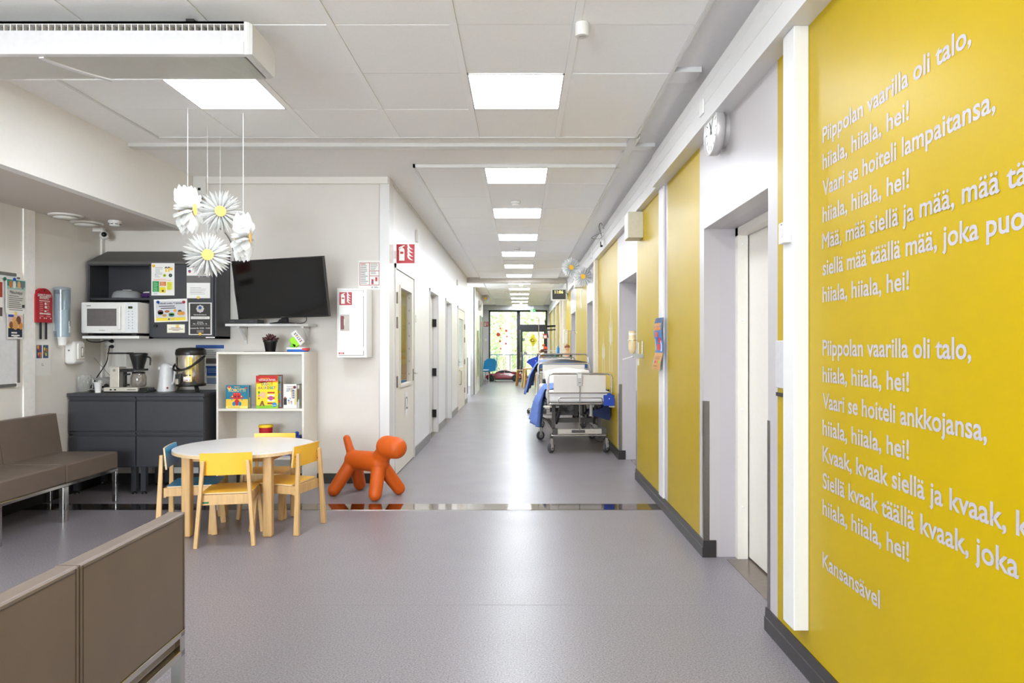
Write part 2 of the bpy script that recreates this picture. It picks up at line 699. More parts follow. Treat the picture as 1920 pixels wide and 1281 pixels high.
for k in range(7):
    s.box(X1 - .02, X1 - .016, gb - .004, gb - .001, gz0 + .08 + k * .15, gz0 + .1 + k * .15, M_BLACK)
s.build('glazing_bead', d1)
B(XL - .022, XL - .018, ga, gb, gz0, gz1, glass_mat('door_glass', refl=.02, alpha=1, fres=.15)).build('glass', d1)
for z in (1.86, 1.60, .98):
    hinge(d1, a + .02, z, X1)
lever(d1, X1, b - .07, 1.03, 1, -1)
s = MB()
s.disc(0, 0, .001, M_PAPER)
pp = sheet(.15, .27)
pp.text('12', 0, -.06, None, pc(40, 38, 38), h=.15, bold=.0, align='c')
o = pp.build('number_sheet', d1)
o.location = (X1 + .002, 7.76, .70)
o.rotation_euler = (0, 0, PI / 2)

# doors 2 and 3: recessed openings, door 4: glazed
for n, (a, b, h) in ((2, LD[1]), (3, LD[2])):
    d = thing('door_%d' % n, None, None)
    d['kind'] = ST
    s = MB()
    door_frame(s, a, b, h, XL, 1, M_TRIM, .04)
    s.box(XL - .13, XL - TH, b, b + .04, 0, h, M_TRIM)
    s.box(XL - .13, XL - TH, a - .04, a, 0, h, M_TRIM)
    s.box(XL - .13, XL - TH, a, b, h, h + .04, M_TRIM)
    s.build('door_frame', d)
    B(XL - .128, XL - .085, a + (.05 if n == 2 else .012), b - .012, .012, h - .01, M_DOOR).build('leaf', d)
    if n == 2:
        for z in (1.72, .95, .30):
            q = MB()
            q.box(XL - .10, XL - .02, b - .03, b - .004, z - .06, z + .06, M_BLACK)
            q.build('hinge', d)
        q = MB().box(XL - .08, XL + .01, a, a + .02, .012, h - .01, M_BLACK)  # black strip painted in for the dark gap beside the leaf
        q.build('dark_gap', d)
    else:
        lever(d, XL - .085, a + .1, 1.03, 1, 1)
    B(XL - .13, XL + .0, a, b, 0.0, .006, M_STEEL).build('threshold', d)
a, b, h = LD[3]
d4 = thing('door_4', None, None)
d4['kind'] = ST
s = MB()
door_frame(s, a, b, h, XL, 1, M_TRIM, .045)
s.build('door_frame', d4)
s = MB()
s.box(X0, X1, a + .01, a + .3, .01, h - .01, M_DOOR)
s.box(X0, X1, b - .3, b - .01, .01, h - .01, M_DOOR)
s.box(X0, X1, a + .3, b - .3, .01, .9, M_DOOR)
s.box(X0, X1, a + .3, b - .3, 1.95, h - .01, M_DOOR)
s.build('leaf', d4)
B(XL - .022, XL - .018, a + .3, b - .3, .9, 1.95, glass_mat('door_glass')).build('glass', d4)
for z in (1.8, 1.5, 1.0, .35):
    hinge(d4, b - .04, z, X1)
lever(d4, X1, a + .12, 1.03, 1, 1)
s = MB()
s.tube(arc_pts([(X1, a + .2, .55), (X1 + .05, a + .2, .55), (X1 + .05, a + .2, .85), (X1, a + .2, .85)], .03), .011, M_CHROME)
s.build('pull_handle', d4)

# ---- the room seen through the glass of door 1
rm = MB()
m_ry = mat('room_yellow', (226, 206, 96), 0.5, vary=.02)
rm.box(-4.2, -4.1, 6.9, 12.2, 0, 2.7, M_WALL)
rm.box(-4.1, XL - .065, 11.6, 11.7, 0, 2.7, m_ry)
rm.box(-4.1, XL - .065, 6.88, 6.9, 0, 2.7, M_WALL)
rm.build('wall_room', kind=ST)
B(-4.1, XL - .065, 6.9, 11.6, 2.7, 2.75, M_CEIL).build('ceiling_room', kind=ST)

# ---- right wall: coloured panels, recessed doorways
XJ = 1.45
RD = [(3.245, 4.381, 2.105), (6.95, 8.167, 2.11), (11.2, 12.12, 2.11), (14.72, 15.98, 2.11)]
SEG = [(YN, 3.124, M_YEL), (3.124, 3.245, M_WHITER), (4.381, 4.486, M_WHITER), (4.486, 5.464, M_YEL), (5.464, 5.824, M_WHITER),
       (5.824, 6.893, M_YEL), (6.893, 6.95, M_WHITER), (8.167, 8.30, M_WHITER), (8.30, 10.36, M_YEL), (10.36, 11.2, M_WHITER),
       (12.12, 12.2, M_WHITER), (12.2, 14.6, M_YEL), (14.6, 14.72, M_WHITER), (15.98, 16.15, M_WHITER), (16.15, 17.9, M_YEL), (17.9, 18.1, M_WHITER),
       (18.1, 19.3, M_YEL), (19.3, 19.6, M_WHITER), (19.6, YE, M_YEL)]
rw = MB()
for a, b, m in SEG:
    rw.box(XR, XR + .1, a, b, 0, ZC, m)
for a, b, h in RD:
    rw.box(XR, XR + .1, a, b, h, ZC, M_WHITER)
    for q in (a, b):                                                 # jambs
        e = -.08 if q == a else .08
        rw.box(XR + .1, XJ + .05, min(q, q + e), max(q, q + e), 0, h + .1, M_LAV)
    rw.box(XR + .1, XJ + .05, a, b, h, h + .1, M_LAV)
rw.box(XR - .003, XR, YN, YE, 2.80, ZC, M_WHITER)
rw.box(XJ + .3, XJ + .32, YN, YE, 0, ZC, M_WHITER)
rw.build('wall_right', kind=ST)

bs = MB()
edges = [YN] + [v for d in RD for v in d[:2]] + [YE]
for i in range(0, len(edges), 2):
    a, b = edges[i], edges[i + 1]
    bs.prism([(XR - .014, 0), (XR, 0), (XR, .108), (XR - .008, .108), (XR - .010, .066), (XR - .014, .062)], a - .014, b + .014, M_DARK, 'y')
for a, b, h in RD:
    bs.box(XR, XR + .075, b - .014, b, 0, .108, M_DARK)
    bs.box(XR, XR + .075, a, a + .014, 0, .108, M_DARK)
bs.build('baseboard_right', kind=ST)

for n, (a, b, h) in enumerate(RD):
    d = thing('door_%d' % (5 + n), None, None)
    d['kind'] = ST
    s = MB()
    s.box(XJ - .075, XJ - .01, b - .05, b, 0, h, M_DOOR)
    s.box(XJ - .075, XJ - .01, a, a + .05, 0, h, M_DOOR)
    s.box(XJ - .075, XJ - .01, a, b, h - .05, h, M_DOOR)
    for z in (.33, .95, 1.52, 2.0):
        s.lathe([(.009, 0), (.009, .003), (.005, .005)], M_PAPER, c=(XJ - .045, b - .05, z), n=10, M=Matrix.Rotation(PI / 2, 3, 'X'))
    s.build('door_frame', d)
    B(XJ - .002, XJ + .04, a + .045, b - .045, .014, h - .045, M_DOOR).build('leaf', d)
    B(XR + .13, XJ + .04, a + .004, b - .06, 0, .004, mat('threshold_brown', (112, 100, 90), .22, 0, vary=.05)).build('threshold', d)
    if n < 2:
        for q, (u, v) in enumerate(((a, a + .03), (b - .03, b))):
            z1 = (1.0 if q == 0 else 1.0) if n == 0 else .9
            g = MB()
            g.box(XR - .002, XR + .035, b - .002 if q else a - .001, b + .001 if q else a + .002, .109, z1, M_STEEL)
            g.box(XR - .003, XR - .0005, b - .002 if q else a - .03, b + .03 if q else a + .002, .109, z1, M_STEEL)
            g.build('corner_guard', d)

# cable trunking under the ceiling and the posts
def trunk(name, y0, y1, xf, zb, zt):
    s = MB()
    prof = [(XR, zb), (xf, zb), (xf, zb + .105), (xf + .004, zb + .108), (xf + .004, zb + .112), (xf, zb + .115), (xf, zb + .19),
            (xf + .004, zb + .193), (xf + .004, zb + .197), (xf, zb + .2), (xf, zt), (XR, zt)]
    s.prism(prof, y0, y1, M_TRIM, 'y')
    return s.build(name, kind=ST)


trunk('trim_14', YN, 5.62, 1.078, 2.66, 2.915)
trunk('trim_15', 5.62, 16.4, 1.115, 2.665, 2.955)
trunk('trim_16', 16.8, 27.2, 1.115, 2.665, 2.955)
B(1.112, XR, 2.783, 2.90, .19, 2.66, M_TRIM).build('trim_17', kind=ST, bevel=.004)
B(1.155, XR, 5.56, 5.73, .11, 2.665, M_TRIM).build('trim_18', kind=ST, bevel=.004)
B(1.114, XR, 10.36, 10.52, .11, 2.665, mat('post_beige', (222, 214, 196), .4)).build('trim_19', kind=ST, bevel=.004)
for k, yy in enumerate((17.95, 19.4, 21.6, 24.0)):
    B(1.10, XR, yy, yy + .16, 0, 2.665, mat('post_beige', (222, 214, 196), .4)).build('trim_%d' % (20 + k), kind=ST, bevel=.004)

# ---- far part of the corridor: side opening, glazed screen, end wall
fw = MB()
fw.box(-3.3, -3.2, 16.6, 23.4, 0, ZC, M_WHITE)
fw.box(-3.2, XL - .13, 16.5, 16.6, 0, ZC, M_WHITE)
fw.box(-2.9, -2.8, 23.3, YE, 0, ZC, M_WHITE)
fw.box(-3.2, XL - .02, 23.3, 23.4, 0, ZC, M_WHITE)
fw.build('wall_far_left', kind=ST)
ps = MB()
ps.box(XL - .02, XL + .02, 19.2, 19.95, 0, ZC, M_TRIM)
ps.box(XL - .12, XL, 19.2, 19.3, 0, ZC, M_TRIM)
ps.box(XL - .03, XL + .01, 19.95, 21.3, 0, ZC, M_WHITE)
ps.box(XL - .03, XL + .01, 21.3, 23.3, 2.35, ZC, M_WHITE)
ps.build('wall_screen', kind=ST)
win0 = thing('window_1', None, None)
win0['kind'] = ST
s = MB()
for q in (21.3, 22.25, 23.25):
    s.box(XL - .04, XL + .015, q, q + .05, 0, 2.4, M_STEEL)
s.box(XL - .04, XL + .015, 21.3, 23.3, 0, .05, M_STEEL)
s.build('window_frame', win0)
B(XL - .015, XL - .009, 21.35, 23.25, .05, 2.35, glass_mat('screen_glass', (236, 246, 240), .06, .8)).build('glass', win0)

ew = MB()
ew.box(-2.9, -1.31, YE, YE + .15, 0, ZC, mat('end_wall', (206, 208, 210), .5))
ew.box(-1.31, 1.06, YE, YE + .15, 2.80, ZC, M_WHITE)
ew.box(1.06, 1.6, YE, YE + .15, 0, ZC, M_WHITE)
ew.build('wall_end', kind=ST)
m_fr = mat('window_frame_dark', (50, 52, 58), .4, vary=.04)
m_wg = glass_mat('window_glass', (244, 250, 250), .02, 1)
win = thing('window_2', None, None)
win['kind'] = ST
XM = -.11
s = MB()
ya, yb = YE - .01, YE + .09
s.box(-1.31, -1.25, ya, yb, 0, 2.80, m_fr)
s.box(-1.31, 1.06, ya, yb, 2.76, 2.82, m_fr)
s.box(-.17, -.04, ya, yb, 0, 2.80, m_fr)
s.box(-.04, 1.06, ya, yb, 2.03, 2.24, m_fr)
s.box(1.0, 1.06, ya, yb, 0, 2.80, m_fr)
s.box(-1.25, -.17, ya, yb, 0, .07, m_fr)
s.build('window_frame', win)
B(-1.25, -.17, YE + .03, YE + .045, .07, 2.76, m_wg).build('pane', win)
B(-.04, 1.0, YE + .03, YE + .045, 2.24, 2.76, m_wg).build('pane', win)
dd = thing('door_9', None, None)
dd['kind'] = ST
s = MB()
s.box(-.035, .06, ya + .01, yb - .02, .01, 2.03, m_fr)
s.box(.93, .998, ya + .01, yb - .02, .01, 2.03, m_fr)
s.box(.06, .93, ya + .01, yb - .02, .01, .14, m_fr)
s.box(.06, .93, ya + .01, yb - .02, 1.95, 2.03, m_fr)
s.build('leaf_frame', dd)
B(.06, .93, YE + .03, YE + .045, .14, 1.95, m_wg).build('glass', dd)
s = MB()
s.tube(arc_pts([(.0, ya, 1.12), (.0, ya - .07, 1.12), (.0, ya - .07, .5), (.0, ya, .5)], .03), .014, M_CHROME)
s.box(-.03, .03, ya - .004, ya + .012, .80, .92, M_CHROME)
s.build('handle', dd)

# window fittings made up around the two unseen fill lamps
w3 = thing('added_window_3', None, None)
w3['kind'] = ST
s = MB()
for q in ((-4.06, -4.0, .54, 2.56), (-1.2, -1.14, .54, 2.56), (-2.63, -2.57, .6, 2.5)):
    s.box(q[0], q[1], YN, YN + .06, q[2], q[3], M_TRIM)
s.box(-4.0, -1.2, YN, YN + .06, .54, .6, M_TRIM).box(-4.0, -1.2, YN, YN + .06, 2.5, 2.56, M_TRIM)
s.build('window_frame', w3)
B(-4.0, -1.2, YN + .01, YN + .02, .6, 2.5, m_wg).build('pane', w3)
w4 = thing('added_window_4', None, None)
w4['kind'] = ST
s = MB()
for q in (16.84, 19.87, 22.9):
    s.box(-3.2, -3.16, q, q + .06, .64, 2.56, M_TRIM)
s.box(-3.2, -3.16, 16.84, 22.96, .64, .7, M_TRIM).box(-3.2, -3.16, 16.84, 22.96, 2.5, 2.56, M_TRIM)
s.build('window_frame', w4)
B(-3.195, -3.185, 16.9, 22.9, .7, 2.5, m_wg).build('pane', w4)

# ---- outside: terrace, railing, ground
B(-4, 4, YE + .15, 29.6, -.2, -.04, mat('terrace_slab', (170, 170, 168), .8)).build('terrace_ground', kind=ST)
B(-40, 40, 29.6, 90, -1.6, -1.5, mat('forest_ground', (120, 132, 70), .9, vary=.4, scale=.8)).build('ground', kind=ST)
# ================================================================== CEILING FITTINGS
def ceiling_light(x, y, pit, label, glow=None):
    t = thing('ceiling_light', label, 'ceiling light', (x, y, ZR), 0, 'square ceiling light panels')
    h = pit / 2 - .006
    s = MB()
    for q in ((-TW / 2, TW / 2, -h, -h + .014), (-TW / 2, TW / 2, h - .014, h), (-TW / 2, -TW / 2 + .008, -h, h), (TW / 2 - .008, TW / 2, -h, h)):
        s.box(q[0], q[1], q[2], q[3], -.001, .02, M_TRIM)
    s.build('frame', t)
    B(-TW / 2 + .008, TW / 2 - .008, -h + .014, h - .014, .002, .012, glow or M_GLOW).build('diffuser', t)
    return t


LB = {(4, 12): 'square glowing ceiling panel in line with the corridor ones, before the white cross rail',
      (1, 12): 'square glowing ceiling panel beside the hanging paper daisies and the air unit'}
for (i, j) in sorted(slots1):
    lb = LB.get((i, j))
    if not lb:  # rows out of view, added to light the waiting room
        lb = 'added unseen ceiling panel of the waiting room, %s row of %s column' % (
            {8: 'second', 4: 'third'}[j], 'the corridor' if i == 4 else 'the air unit')
    ceiling_light(XS1[i], Y1 + (j + .5) * .623, .623, lb)
ORD = ['first', 'second', 'third', 'fourth', 'fifth', 'sixth', 'seventh', 'eighth', 'ninth', 'tenth', 'eleventh', 'twelfth']
for k, j in enumerate(range(0, NR2, 3)):
    ceiling_light(XS2[1], Y2 + (j + .5) * PITY, PITY, 'square glowing ceiling panel, %s along the corridor counted from its near end' % ORD[k], M_GLOW_C)


def detector(x, y, z, r, h, label, m=M_PLAST, slot=True):
    t = thing('smoke_detector', label, 'smoke detector', (x, y, z), 0, 'smoke detectors on the ceilings')
    s = MB()
    s.lathe([(r, 0), (r, -h * .3), (r * .92, -h * .45)], m, n=24)
    s.build('base', t)
    s = MB()
    s.lathe([(r * .8, -h * .45), (r * .86, -h * .6), (r * .8, -h * .85), (r * .5, -h)], m, n=24)
    s.build('cap', t)
    if slot:
        s = MB()
        for k in range(8):
            M = Matrix.Rotation(2 * PI * k / 8, 4, 'Z')
            s.box(r * .84, r * .875, -.012, .012, -h * .72, -h * .6, M_BLACK, M)
        s.build('slots', t)
    return t


z = ZR
detector(-.06, 7.73, z, .055, .055, 'round white smoke detector between the first two corridor ceiling panels', slot=False)
detector(-.07, 11.35, z, .055, .05, 'round white smoke detector with dark slots, before the fourth corridor ceiling panel')
detector(.0, 18.0, z, .055, .06, 'small round detector on the far corridor ceiling, just past the beam')
detector(-.42, 20.4, z, .055, .06, 'small dark slotted detector left of the far corridor ceiling panels')
detector(.02, 20.4, z, .055, .06, 'small detector in line with the far corridor ceiling panels')
detector(.0, 25.5, z, .055, .06, 'farthest small detector on the corridor ceiling near the end window')
detector(-3.70, 6.22, ZA, .055, .05, 'small slotted smoke detector on the low ceiling above the drinks corner')

# presence sensor at a tile crossing
t = thing('presence_sensor', 'white cylindrical presence sensor under the ceiling tiles, upper middle', 'sensor', (.31, 3.47, ZR))
MB().lathe([(.035, 0), (.035, -.062), (.033, -.066)], M_PLAST, n=24).build('body', t)
MB().lathe([(.022, -.0662), (.019, -.0675), (.008, -.0675), (.006, -.063)], mat('sensor_lens', (205, 200, 198), .3), n=24).build('lens', t)

# two round air valves on the low ceiling
for k, (px, py, lb) in enumerate(((124, 404, 'round cream ceiling air valve, farther from the detector, over the drinks corner'),
                                  (163, 418, 'round cream ceiling air valve next to the slotted detector over the drinks corner'))):
    Y = (ZA - FH) * FX / (650 - py)
    p = P(px, py, Y)
    t = thing('air_valve', lb, 'air valve', (p.x, Y, ZA), 0, 'air valves over the drinks corner')
    MB().lathe([(.135, 0), (.135, -.008), (.12, -.014), (.095, -.012)], M_WALL, n=32).build('rim', t)
    MB().lathe([(.05, -.012), (.095, -.018), (.1, -.024), (.03, -.034)], M_WALL, n=32).build('disc', t)

# corner camera
p = P(188, 440, 6.55)
t = thing('security_camera', 'small white dome camera with black eye in the corner above the drinks cupboard', 'security camera', (-4.03, 6.60, 2.425))
MB().box(-.10, .0, -.02, .02, .035, .069, M_PLAST).tube([(-.02, 0, .05), (0, 0, .02)], .02, M_PLAST).build('bracket', t)
MB().sphere((0, 0, 0), .042, M_PLAST).build('housing', t)
MB().sphere((.016, -.030, .004), .024, M_SCREEN).build('lens', t)

# ceiling-hung air unit, upper left
AC = thing('air_unit', 'long white ceiling-hung air curtain unit with louvred top slot and ribbed grille', 'air unit', (-1.34, 3.3, 0))
M_ACW_DIM = mat('unit_white_dimmed', (206, 204, 205), .5)  # front toned below its true white to offset the strong light on it
m_slot = mat('louvre_grey', (84, 82, 82), .6)
zt, zb, dp, L = 2.923, 2.763, .33, 1.80
s = MB()
s.box(-L, 0, 0, .012, zb + .03, zt - .045, M_ACW_DIM)                     # smooth face
s.box(-L, 0, -.003, .0, zb + .0, zb + .06, M_ACW_DIM)
s.box(-L, 0, 0, dp, zt - .012, zt, M_TRIM)
s.box(-L, 0, dp - .012, dp, zb + .01, zt, M_TRIM)
s.box(-L, 0, .05, .055, zt - .05, zt, m_slot)
s.box(-L, 0, 0, .03, zt - .015, zt, M_TRIM)
s.box(-L, 0, .0, .03, zb, zb + .035, M_TRIM)
s.box(-L, 0, .03, dp, zb + .012, zb + .02, m_slot)
s.build('casing', AC)
s = MB()
for k in range(58):
    x = -.02 - k * .0308
    s.box(x - .004, x, .002, .05, zt - .047, zt - .014, M_PLAST)
s.box(-L, 0, .004, .05, zt - .05, zt - .046, M_TRIM)
s.build('louvre', AC)
s = MB()
for k in range(230):
    x = -.015 - k * .0078
    s.box(x - .0034, x, .03, dp - .012, zb, zb + .013, M_PLAST)
s.build('grille', AC)
s = MB()
pts = [(-1.00 + .17 * t_ ** 1.6, .03 + (dp - .04) * t_) for t_ in [k / 10 for k in range(11)]]
for (xa, ya_), (xb, yb_) in zip(pts[:-1], pts[1:]):
    s.bar((xa, ya_, zb - .002), (xb, yb_, zb - .002), .028, .008, M_TRIM)
s.build('grille_divider', AC)
s = MB()                                                              # curved end cap
prof = [(0, zb), (dp - .02, zb), (dp, zb + .02), (dp, zt - .06), (dp - .02, zt - .02), (dp * .7, zt), (0, zt)]
nn = 6
for k in range(nn):
    f = 1 - .10 * (k / nn) ** 2
    cx, cz = dp * .5, (zb + zt) / 2
    pr = [(cx + (y - cx) * f, cz + (q - cz) * f) for y, q in prof]
    s.prism(pr, k * .006, (k + 1) * .006, M_TRIM, 'x')
s.build('end_cap', AC, bevel=.003)
s = MB()
for x in (-.32, -1.4):
    s.box(x - .02, x + .02, .12, .17, zt, ZR + .001, M_DARK)
s.build('hanger', AC)

# ------------------------------------------------------------------ hanging paper daisies
M_PETAL = mat('petal_paper', (252, 252, 251), .7, vary=.01)
_nt = M_PETAL.node_tree                                                # thin paper lets light through
_b = _nt.nodes['Principled BSDF']
_tr = _nt.nodes.new('ShaderNodeBsdfTranslucent')
_tr.inputs[0].default_value = (.98, .98, .97, 1)
_mx = _nt.nodes.new('ShaderNodeMixShader')
_mx.inputs[0].default_value = .45
_nt.links.new(_b.outputs[0], _mx.inputs[1])
_nt.links.new(_tr.outputs[0], _mx.inputs[2])
_nt.links.new(_mx.outputs[0], _nt.nodes['Material Output'].inputs[0])
M_DISC = mat('daisy_disc', (255, 196, 60), .6, vary=.03)
M_STRING = mat('white_string', (240, 240, 238), .7)


def daisy(c, face, label, group, R=.172, zs=ZR, seed=0, cols=M_DISC, tilt=0.0):
    r = random.Random(seed)
    t = thing('paper_daisy', label, 'paper flower', c, 0, group)
    ax = Vector((math.sin(face) * math.cos(tilt), -math.cos(face) * math.cos(tilt), math.sin(tilt)))
    u = ax.cross(Vector((0, 0, 1))).normalized()
    v = u.cross(ax).normalized()
    s = MB()
    n = 46
    for k in range(n):
        th = 2 * PI * (k + r.uniform(-.3, .3)) / n
        d = u * math.cos(th) + v * math.sin(th)
        tg = -u * math.sin(th) + v * math.cos(th)
        lay = (-1, 0, 1)[k % 3]
        off = lay * .020
        tipo = lay * .034 + r.uniform(-.012, .012)
        RR = R * r.uniform(.93, 1.03)
        ring = []
        for f, ha, ht in ((.16, .012, .0035), (.42, .028, .0095), (.64, .030, .011), (.84, .018, .0075), (1.0, .0015, .0008)):
            cc = d * RR * f + ax * (off + (tipo - off) * f)
            ring.append([cc + ax * ha * 1.0, cc + tg * ht, cc - ax * ha, cc - tg * ht])
        vs = [p for q in ring for p in q]
        fs = []
        for i in range(len(ring) - 1):
            for q in range(4):
                q2 = (q + 1) % 4
                fs.append((i * 4 + q, i * 4 + q2, (i + 1) * 4 + q2, (i + 1) * 4 + q))
        fs.append((3, 2, 1, 0))
        fs.append(tuple(len(vs) - 4 + q for q in range(4)))
        s.add(vs, fs, M_PETAL, False)
    s.build('petals', t)
    Mx = Matrix((u, v, ax)).transposed()
    for sg in (1, -1):
        q = MB()
        q.lathe([(.041, .046 * sg), (.041, .049 * sg)] if sg > 0 else [(.041, -.049), (.041, -.046)], cols, n=24, M=Mx)
        q.build('disc', t)
    q = MB()
    q.tube([(0, 0, R * .25), (0, 0, zs - c[2])], .0012, M_STRING, n=5)
    q.build('string', t)
    return t


GD = 'paper daisies over the play table'
for px, py, Y, face, lb, sd in ((352, 393, 4.68, math.radians(97), 'large white paper daisy seen from its side, highest of the four', 1),
                                (413, 398, 5.30, math.radians(26), 'large white paper daisy facing the room, higher of the two facing it', 2),
                                (456, 445, 4.80, math.radians(101), 'large white paper daisy turned edge-on, closest to the television of the four', 3),
                                (389, 479, 5.08, math.radians(26), 'large white paper daisy facing the room, lowest of the four, before the grey cupboard', 4)):
    daisy(P(px, py, Y), face, lb, GD, seed=sd, cols=mat('daisy_disc_pale', (255, 206, 110), .6, vary=.03))
GD = 'paper daisies over the beds'
daisy(P(1071, 502, 11.6), 0, 'white paper daisy with orange disc over the beds, higher of the two', GD, seed=5)
daisy(P(1093, 519, 11.4), 0, 'white paper daisy with orange disc over the beds, lower and nearer the yellow wall', GD, seed=6)
GD = 'paper daisies by the far glass screen'
daisy(P(910, 560, 22.2), 0, 'far small white paper daisy facing the corridor by the glass screen', GD, seed=7)
daisy(P(899, 573, 21.0), math.radians(-65), 'far small white paper daisy turned sideways by the glass screen', GD, seed=8)

# ================================================================== RIGHT WALL THINGS
RW = -PI / 2                                                           # rotation of things that face the corridor from the right wall
LW = PI / 2

# lyrics
m_let = mat('lettering_grey', (176, 169, 174), .45, vary=.01)
wl = thing('wall_lettering', 'pale grey song verses lettered on the yellow wall beside the white post', 'wall lettering', (XR - .0012, 2.655, 0), RW)
LY = ['Piippolan vaarilla oli talo,', 'hiiala, hiiala, hei!', 'Vaari se hoiteli lampaitansa,', 'hiiala, hiiala, hei!',
      'Mää, mää siellä ja mää, mää täällä,', 'siellä mää täällä mää, joka puolella mää mää,', 'hiiala, hiiala, hei!', None,
      'Piippolan vaarilla oli talo,', 'hiiala, hiiala, hei!', 'Vaari se hoiteli ankkojansa,', 'hiiala, hiiala, hei!',
      'Kvaak, kvaak siellä ja kvaak, kvaak täällä,', 'Siellä kvaak täällä kvaak, joka puolella kvaak kvaak,', 'hiiala, hiiala, hei!', None, 'Kansansävel']
LWID = {0: .877, 1: .592, 2: .968, 10: .937, 16: .424, 8: .877}
tw0 = text_geo(LY[0], .018)[2]
for i, l in enumerate(LY):
    if not l:
        continue
    wd = LWID.get(i) or (.592 if l.startswith('hiiala') else None)
    tw = text_geo(l, .018)[2]
    if wd is None:
        wd = tw * {4: .0905, 5: .0885, 12: .0915, 13: .0905}[i]
    s = MB()
    s.text(l, 0, 0, wd, m_let, y=0, h=.0615, bold=.018)
    o = s.build('lettering', wl)
    o.location = (0, 0, 2.1415 - .10305 * i)

# clock
c = P(1362, 246, 3.93)
ck = thing('wall_clock', 'round white wall clock above the doorway by the lettering', 'clock', (XR, 3.93, c.z), RW)
Mx = Matrix.Rotation(PI / 2, 3, 'X')
m_al = mat('clock_grey', (196, 192, 190), .35, .3)
MB().lathe([(.10, 0), (.10, .035)], m_al, n=40, M=Mx).build('back_box', ck)
MB().lathe([(.128, .035), (.138, .04), (.138, .085), (.132, .088), (.127, .086), (.127, .078)], m_al, n=48, M=Mx, capt=False).build('case', ck)
s = MB().disc(0, 0, .128, M_PAPER, y=-.0785, n=48)
for k in range(60):
    a = 2 * PI * k / 60
    big = k % 5 == 0
    r0, r1, hw = (.085, .112, .0035) if big else (.105, .112, .0009)
    d = (math.sin(a), math.cos(a))
    n_ = (d[1], -d[0])
    s.poly([(d[0] * r0 - n_[0] * hw, d[1] * r0 - n_[1] * hw), (d[0] * r0 + n_[0] * hw, d[1] * r0 + n_[1] * hw),
            (d[0] * r1 + n_[0] * hw, d[1] * r1 + n_[1] * hw), (d[0] * r1 - n_[0] * hw, d[1] * r1 - n_[1] * hw)][::-1], M_BLACK, y=-.0792)
s.build('dial', ck)
for nm, ang, ln, hw, yy in (('hour_hand', 333, .062, .004, -.081), ('minute_hand', 36, .1, .003, -.0825)):
    a = math.radians(ang)
    d = Vector((math.sin(a), 0, math.cos(a)))
    MB().bar(Vector((0, yy, 0)) - d * .022, Vector((0, yy, 0)) + d * ln, hw * 2, .001, M_BLACK, up=(0, 1, 0)).build(nm, ck)

# socket on the post, switches, speaker box, card reader
def plate(name, label, cat, loc, rz, w, h, d, socket=False, group=None):
    t = thing(name, label, cat, loc, rz, group)
    B(-w / 2, w / 2, -d, 0, -h / 2, h / 2, M_PLAST).build('plate', t, bevel=.004)
    if socket:
        s = MB()
        s.lathe([(.021, d + .0005), (.021, d + .002), (.018, d + .002), (.017, d - .0)], mat('socket_grey', (206, 202, 200), .4), n=20, M=Mx)
        s.build('socket', t)
        MB().box(-.008, .008, -d - .001, -d, h * .36, h * .42, M_BLACK).build('mark', t)
    return t


plate('socket_outlet', 'white single socket on the white post by the lettering', 'socket', (1.112, 2.842, 1.35 + 213 * 2.84 / FX), RW, .07, .088, .028, True)
plate('switch_plate', 'small white switch plate on the cable trunking above the clock', 'switch', (1.078, 4.05, 2.765), RW, .085, .085, .012)
plate('switch_plate', 'white plate on the far cable trunking near the loose cables', 'switch', (1.115, 10.7, 2.80), RW, .1, .14, .012)
p = P(1199, 401, 7.05)
t = thing('wall_box', 'beige square speaker box under the trunking beyond the white strip', 'speaker box', (XR, 6.67, 2.648), RW)
B(-.11, .11, -.145, 0, -.25, .0, mat('box_beige', (212, 206, 190), .45)).build('body', t, bevel=.004)
B(-.105, .105, -.148, -.146, -.245, -.005, mat('box_face', (204, 200, 190), .5)).build('front_panel', t)
t = thing('card_reader', 'grey wall panel with black band on the yellow strip by the near door', 'card reader', (XR, 3.045, 1.27), RW)
B(-.075, .075, -.012, 0, -.107, .107, mat('reader_grey', (196, 194, 196), .35)).build('panel', t, bevel=.003)
B(-.075, .075, -.010, 0, -.145, -.128, M_BLACK).build('band', t)

# hand-gel dispenser on the second yellow panel
t = thing('gel_dispenser', 'clear hand gel bottle in a wire wall holder by the far doorway', 'dispenser', (XR, 6.56, 1.30), RW)
m_gel = mat('gel_bottle', (226, 208, 168), .25, vary=.03)
MB().lathe([(.012, -.02), (.03, 0), (.04, .03), (.036, .12), (.034, .19), (.036, .2)], m_gel, c=(0, -.105, 0), n=16).build('bottle', t)
MB().lathe([(.0355, .12), (.0345, .18)], M_PAPER, c=(0, -.105, 0), n=16, capb=False, capt=False).build('bottle_label', t)
MB().tube(arc_pts([(0, -.01, -.02), (0, -.01, .11), (0, -.065, .11)], .01), .003, M_CHROME).tube(
    [(.042 * math.cos(a), -.105 + .042 * math.sin(a), .11) for a in [2 * PI * k / 16 for k in range(17)]], .003, M_CHROME).build('wire_holder', t)
B(-.03, .03, -.10, 0, -.06, -.02, mat('bracket_grey', (176, 178, 182), .55)).build('bracket', t, bevel=.003)
MB().bar((0, -.06, -.03), (0, -.2, -.075), .018, .006, M_PLAST).build('elbow_lever', t)
MB().box(-.025, .025, -.05, -.045, -.13, .09, M_PLAST).build('backplate', t)

# poster on the white post
t = thing('poster', 'tall curling blue and brown poster on the white post between yellow panels', 'poster', (XR - .024, 5.655, P(1243, 645, 5.6).z), RW)
W_, H_ = .30, .43
s = MB()


def pw(u, v, k=0.0):
    x = (u - .5) * W_
    return Vector((x, -.012 - .010 * math.sin(v * 9 + 1) - .012 * (1 - v) ** 2 - .006 * math.sin(u * 5) - k, (v - .5) * H_))


